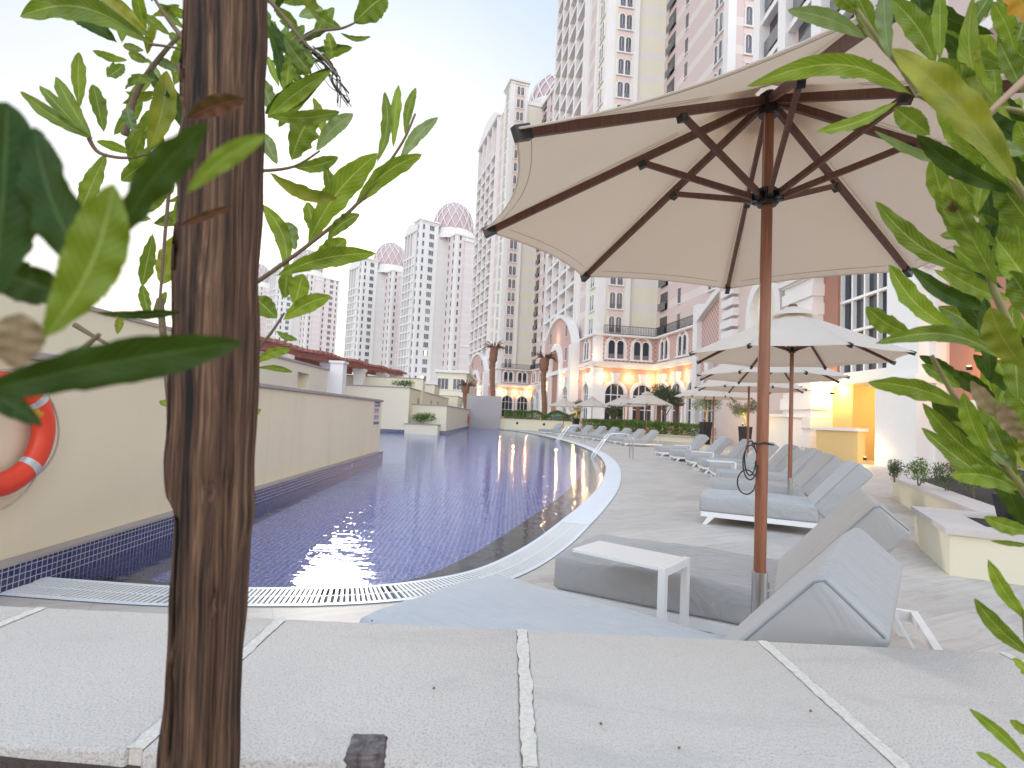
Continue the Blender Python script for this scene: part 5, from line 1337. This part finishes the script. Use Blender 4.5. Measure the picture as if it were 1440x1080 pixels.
stems(rs, [[(.5, .0048), (1460, 95), (1430, 122), (1388, 160)]], 'deadwood')
# left shrub (beyond and in front of the post)
ls = empty('shrub', (-.42, .55, .68), 0, 'leafy shrub with serrated leaves growing around the wooden post', 'shrub')
Lt = [
 (213,62,25,22,42,'g',-.14,.72,0),(165,60,78,-12,36,'d',0,.75,0),(212,52,138,-12,34,'y',.03,.72,0),(240,50,200,20,16,'g',0,.8,0),(262,70,238,45,16,'g',0,.8,0),
 (132,196,27,128,20,'g',.03,.75,0),(125,195,52,116,18,'g',0,.78,0),(130,195,77,106,22,'g',.02,.74,0),(112,152,112,72,20,'b',.02,.76,0),(146,186,131,118,22,'g',0,.78,0),(160,190,200,140,20,'g',0,.8,0),
 (207,216,236,98,34,'y',-.04,.74,0),(190,200,232,150,28,'g',0,.8,0),(200,260,185,180,26,'g',0,.8,0),(150,215,110,300,26,'g',0,.78,0),(220,215,170,255,24,'b',0,.78,0),(240,250,200,300,24,'g',0,.8,0),
 (250,328,228,400,34,'y',.0,.76,0),(215,328,200,402,22,'g',0,.76,0),(262,260,250,330,22,'g',0,.8,0),(245,120,262,60,26,'g',0,.8,0),(255,180,240,120,22,'d',0,.8,0),(60,250,35,200,26,'d',0,.8,0),
 (165,470,170,444,12,'y',0,.8,0),(210,450,200,400,16,'g',0,.8,0),(215,445,234,410,12,'g',0,.8,0),(245,572,224,564,11,'b',0,.7,0),(115,340,80,300,28,'g',0,.78,0),(100,380,140,330,28,'g',0,.78,0),
 (373,30,396,122,15,'d',.06,.72,0),(380,30,409,80,17,'d',0,.72,0),(398,50,438,104,22,'g',-.02,.7,0),(408,75,402,134,20,'b',0,.72,0),(434,12,480,40,16,'g',-.05,.7,0),(497,33,545,-8,40,'g',.03,.7,0),
 (478,46,521,51,8,'g',-.12,.7,0),(462,45,468,82,21,'b',0,.74,0),(466,94,373,160,30,'d',.02,.72,0),(468,98,376,166,26,'b',-.03,.70,0),(375,163,479,157,22,'g',-.05,.68,0),(410,226,442,158,42,'g',.05,.72,0),
 (444,213,497,159,24,'k',.06,.7,0),(414,236,476,221,22,'g',-.06,.7,0),(385,162,368,112,24,'k',0,.76,0),(390,232,368,186,22,'k',0,.74,0),(378,242,472,280,24,'y',-.08,.68,0),(458,232,467,276,18,'g',0,.72,0),
 (530,230,541,128,18,'g',-.08,.7,0),(553,209,562,117,16,'b',.02,.7,0),(570,192,585,123,15,'g',.05,.7,0),(561,228,616,164,20,'k',.05,.7,0),(498,292,593,216,29,'b',.08,.7,0),(432,345,530,215,42,'b',.06,.71,0),
 (460,338,506,301,22,'g',.08,.7,0),(388,388,529,356,30,'b',.06,.69,0),(440,372,487,336,32,'b',0,.71,0),(447,336,431,283,22,'b',0,.74,0),(416,352,402,312,30,'k',0,.74,0),(402,385,370,288,26,'b',-.12,.70,0),
 (398,450,465,416,27,'b',.06,.7,0),(414,430,426,385,30,'b',0,.72,0),(390,448,358,418,32,'g',0,.74,0),(388,465,418,478,11,'g',-.08,.7,0),(400,420,404,382,24,'g',0,.74,0),(358,511,409,491,16,'b',.08,.7,0),(362,517,412,523,10,'g',.05,.7,0),(345,585,367,576,12,'b',0,.7,0),
 (385,10,420,40,22,'g',0,.74,0),(400,5,440,-15,26,'g',0,.74,0),(430,60,400,100,20,'g',0,.75,0),(372,60,372,10,20,'g',0,.74,0),(440,50,470,10,18,'g',0,.74,0)]
for _ in range(72):
    if rf.random() < .6: x, y = rf.uniform(165, 262), rf.uniform(-10, 330)
    else: x, y = rf.uniform(372, 450), rf.uniform(-10, 150)
    a = rf.uniform(-3.1, 0.0) if rf.random() < .7 else rf.uniform(0, 3.1); l = rf.uniform(28, 62)
    Lt.append((x, y, x + l * math.cos(a), y + l * math.sin(a), rf.uniform(10, 20), rf.choice('ggbdky'), rf.uniform(-.08, .08), rf.uniform(.72, .92), rf.uniform(-.05, .05)))
put_leaves(ls, Lt, .72, None)
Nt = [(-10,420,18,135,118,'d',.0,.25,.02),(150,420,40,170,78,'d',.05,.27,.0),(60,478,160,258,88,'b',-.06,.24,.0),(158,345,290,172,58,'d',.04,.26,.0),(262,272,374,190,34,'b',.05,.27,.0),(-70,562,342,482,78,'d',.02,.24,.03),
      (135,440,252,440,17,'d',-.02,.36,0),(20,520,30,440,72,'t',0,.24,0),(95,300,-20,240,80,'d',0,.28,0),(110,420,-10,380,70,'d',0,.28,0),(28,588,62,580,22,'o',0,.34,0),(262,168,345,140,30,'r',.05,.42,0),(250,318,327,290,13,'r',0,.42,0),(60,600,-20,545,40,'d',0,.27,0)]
Nt = [r_[:7] + (r_[7] * (.68 if r_[7] < .3 else 1), r_[8]) for r_ in Nt]
put_leaves(ls, Nt, .25, None)
stems(ls, [[(.70, .0032), (330, 415), (362, 396), (429, 348), (496, 293), (533, 248), (566, 200), (584, 160)], [(.72, .003), (340, 520), (358, 495), (380, 470), (400, 440)], [(.70, .0028), (340, 238), (370, 240), (414, 234), (450, 212)],
  [(.72, .0035), (262, 60), (235, 25), (212, -10)], [(.76, .005), (175, 190), (192, 130), (225, 80), (262, 40)], [(.76, .003), (125, 195), (140, 215), (180, 222), (225, 212)], [(.72, .002), (210, 62), (240, 66), (270, 72)], [(.38, .0032), (-10, 560), (50, 525), (105, 498), (140, 470)], [(.6, .003), (105, 457), (135, 475), (172, 495)],
  [(.70, .0024), (420, 60), (444, 45), (480, 40), (503, 30)], [(.7, .003), (370, -10), (400, 25), (430, 62), (458, 84), (473, 106)], [(.74, .004), (250, 90), (262, 150), (240, 250), (225, 420)], [(.74, .0045), (225, 420), (250, 700), (270, 1000), (280, 1100)]], 'twig')
# dark tendrils
m = MB()
for k in range(12):
    q = [(430 + rngL.uniform(-8, 14), 62 + rngL.uniform(-8, 20)), (455 + rngL.uniform(-10, 18), 92 + rngL.uniform(-8, 12)), (470 + rngL.uniform(-8, 14), 116 + rngL.uniform(-8, 12)), (484 + rngL.uniform(-12, 12), 138 + rngL.uniform(-8, 14))]
    m.tube(catmull([at(x, y, .70 + .01 * rngL.random()) - ls.location for x, y in q], 5), .0007, 4)
m.obj('tendrils', MT['black_plastic'], ls)

# ------------------------------------------------------------------ light
SUN_EL, SUN_AZ = R_(15.5), R_(-17)     # low hazy sun ahead, a little left
w = bpy.data.worlds.new('World'); scn.world = w; w.use_nodes = True
nt = w.node_tree; bg = nt.nodes['Background']; sky = nt.nodes.new('ShaderNodeTexSky'); sky.sky_type = 'NISHITA'; sky.sun_disc = False
sky.sun_elevation = SUN_EL; sky.sun_rotation = SUN_AZ; sky.air_density = 1.0; sky.dust_density = 4; sky.ozone_density = 2
# thin high cloud veil over the clear sky
tc = nt.nodes.new('ShaderNodeTexCoord'); sx = nt.nodes.new('ShaderNodeSeparateXYZ'); nt.links.new(tc.outputs['Generated'], sx.inputs[0])
rp = nt.nodes.new('ShaderNodeValToRGB'); nt.links.new(sx.outputs[2], rp.inputs[0]); e = rp.color_ramp.elements
e[0].position = 0; e[0].color = (1.0, .945, .915, 1); e[1].position = .75; e[1].color = (.47, .62, .80, 1); k_ = e.new(.3); k_.color = (.83, .84, .855, 1)
cn = nt.nodes.new('ShaderNodeTexNoise'); cn.inputs['Scale'].default_value = 2.2; cn.inputs['Detail'].default_value = 6; nt.links.new(tc.outputs['Generated'], cn.inputs[0])
cm_ = nt.nodes.new('ShaderNodeMapRange'); nt.links.new(cn.outputs[0], cm_.inputs[0]); cm_.inputs[1].default_value = .4; cm_.inputs[2].default_value = .75; cm_.inputs[3].default_value = 3.9; cm_.inputs[4].default_value = 4.3
vm = nt.nodes.new('ShaderNodeVectorMath'); vm.operation = 'SCALE'; nt.links.new(rp.outputs[0], vm.inputs[0]); 
bk = nt.nodes.new('ShaderNodeMapRange'); nt.links.new(sx.outputs[1], bk.inputs[0]); bk.inputs[1].default_value = .3; bk.inputs[2].default_value = -.9; bk.inputs[3].default_value = .80; bk.inputs[4].default_value = 2.3  # unseen sky behind the viewer, brightness added to lift the facing facades
mm_ = nt.nodes.new('ShaderNodeMath'); mm_.operation = 'MULTIPLY'; nt.links.new(cm_.outputs[0], mm_.inputs[0]); nt.links.new(bk.outputs[0], mm_.inputs[1])
nt.links.new(mm_.outputs[0], vm.inputs['Scale'])
mxw = nt.nodes.new('ShaderNodeMix'); mxw.data_type = 'RGBA'; mxw.inputs[0].default_value = .93; nt.links.new(sky.outputs[0], mxw.inputs[6]); nt.links.new(vm.outputs[0], mxw.inputs[7])
nt.links.new(mxw.outputs[2], bg.inputs[0]); bg.inputs[1].default_value = .14
sl = bpy.data.lights.new('sun', 'SUN'); sl.energy = .75; sl.angle = R_(8); sl.color = (1, .94, .87)
so = bpy.data.objects.new('sun', sl); col.objects.link(so)
sd = Vector((math.sin(SUN_AZ) * math.cos(SUN_EL), math.cos(SUN_AZ) * math.cos(SUN_EL), math.sin(SUN_EL)))
so.rotation_euler = sd.to_track_quat('Z', 'Y').to_euler(); so.location = (0, 0, 60)
scn.view_settings.view_transform = 'Standard'; scn.view_settings.look = 'None'; scn.view_settings.gamma = 1; scn.view_settings.exposure = 1.32
scn.cycles.max_bounces = 8; scn.cycles.transparent_max_bounces = 10; scn.cycles.use_denoising = True
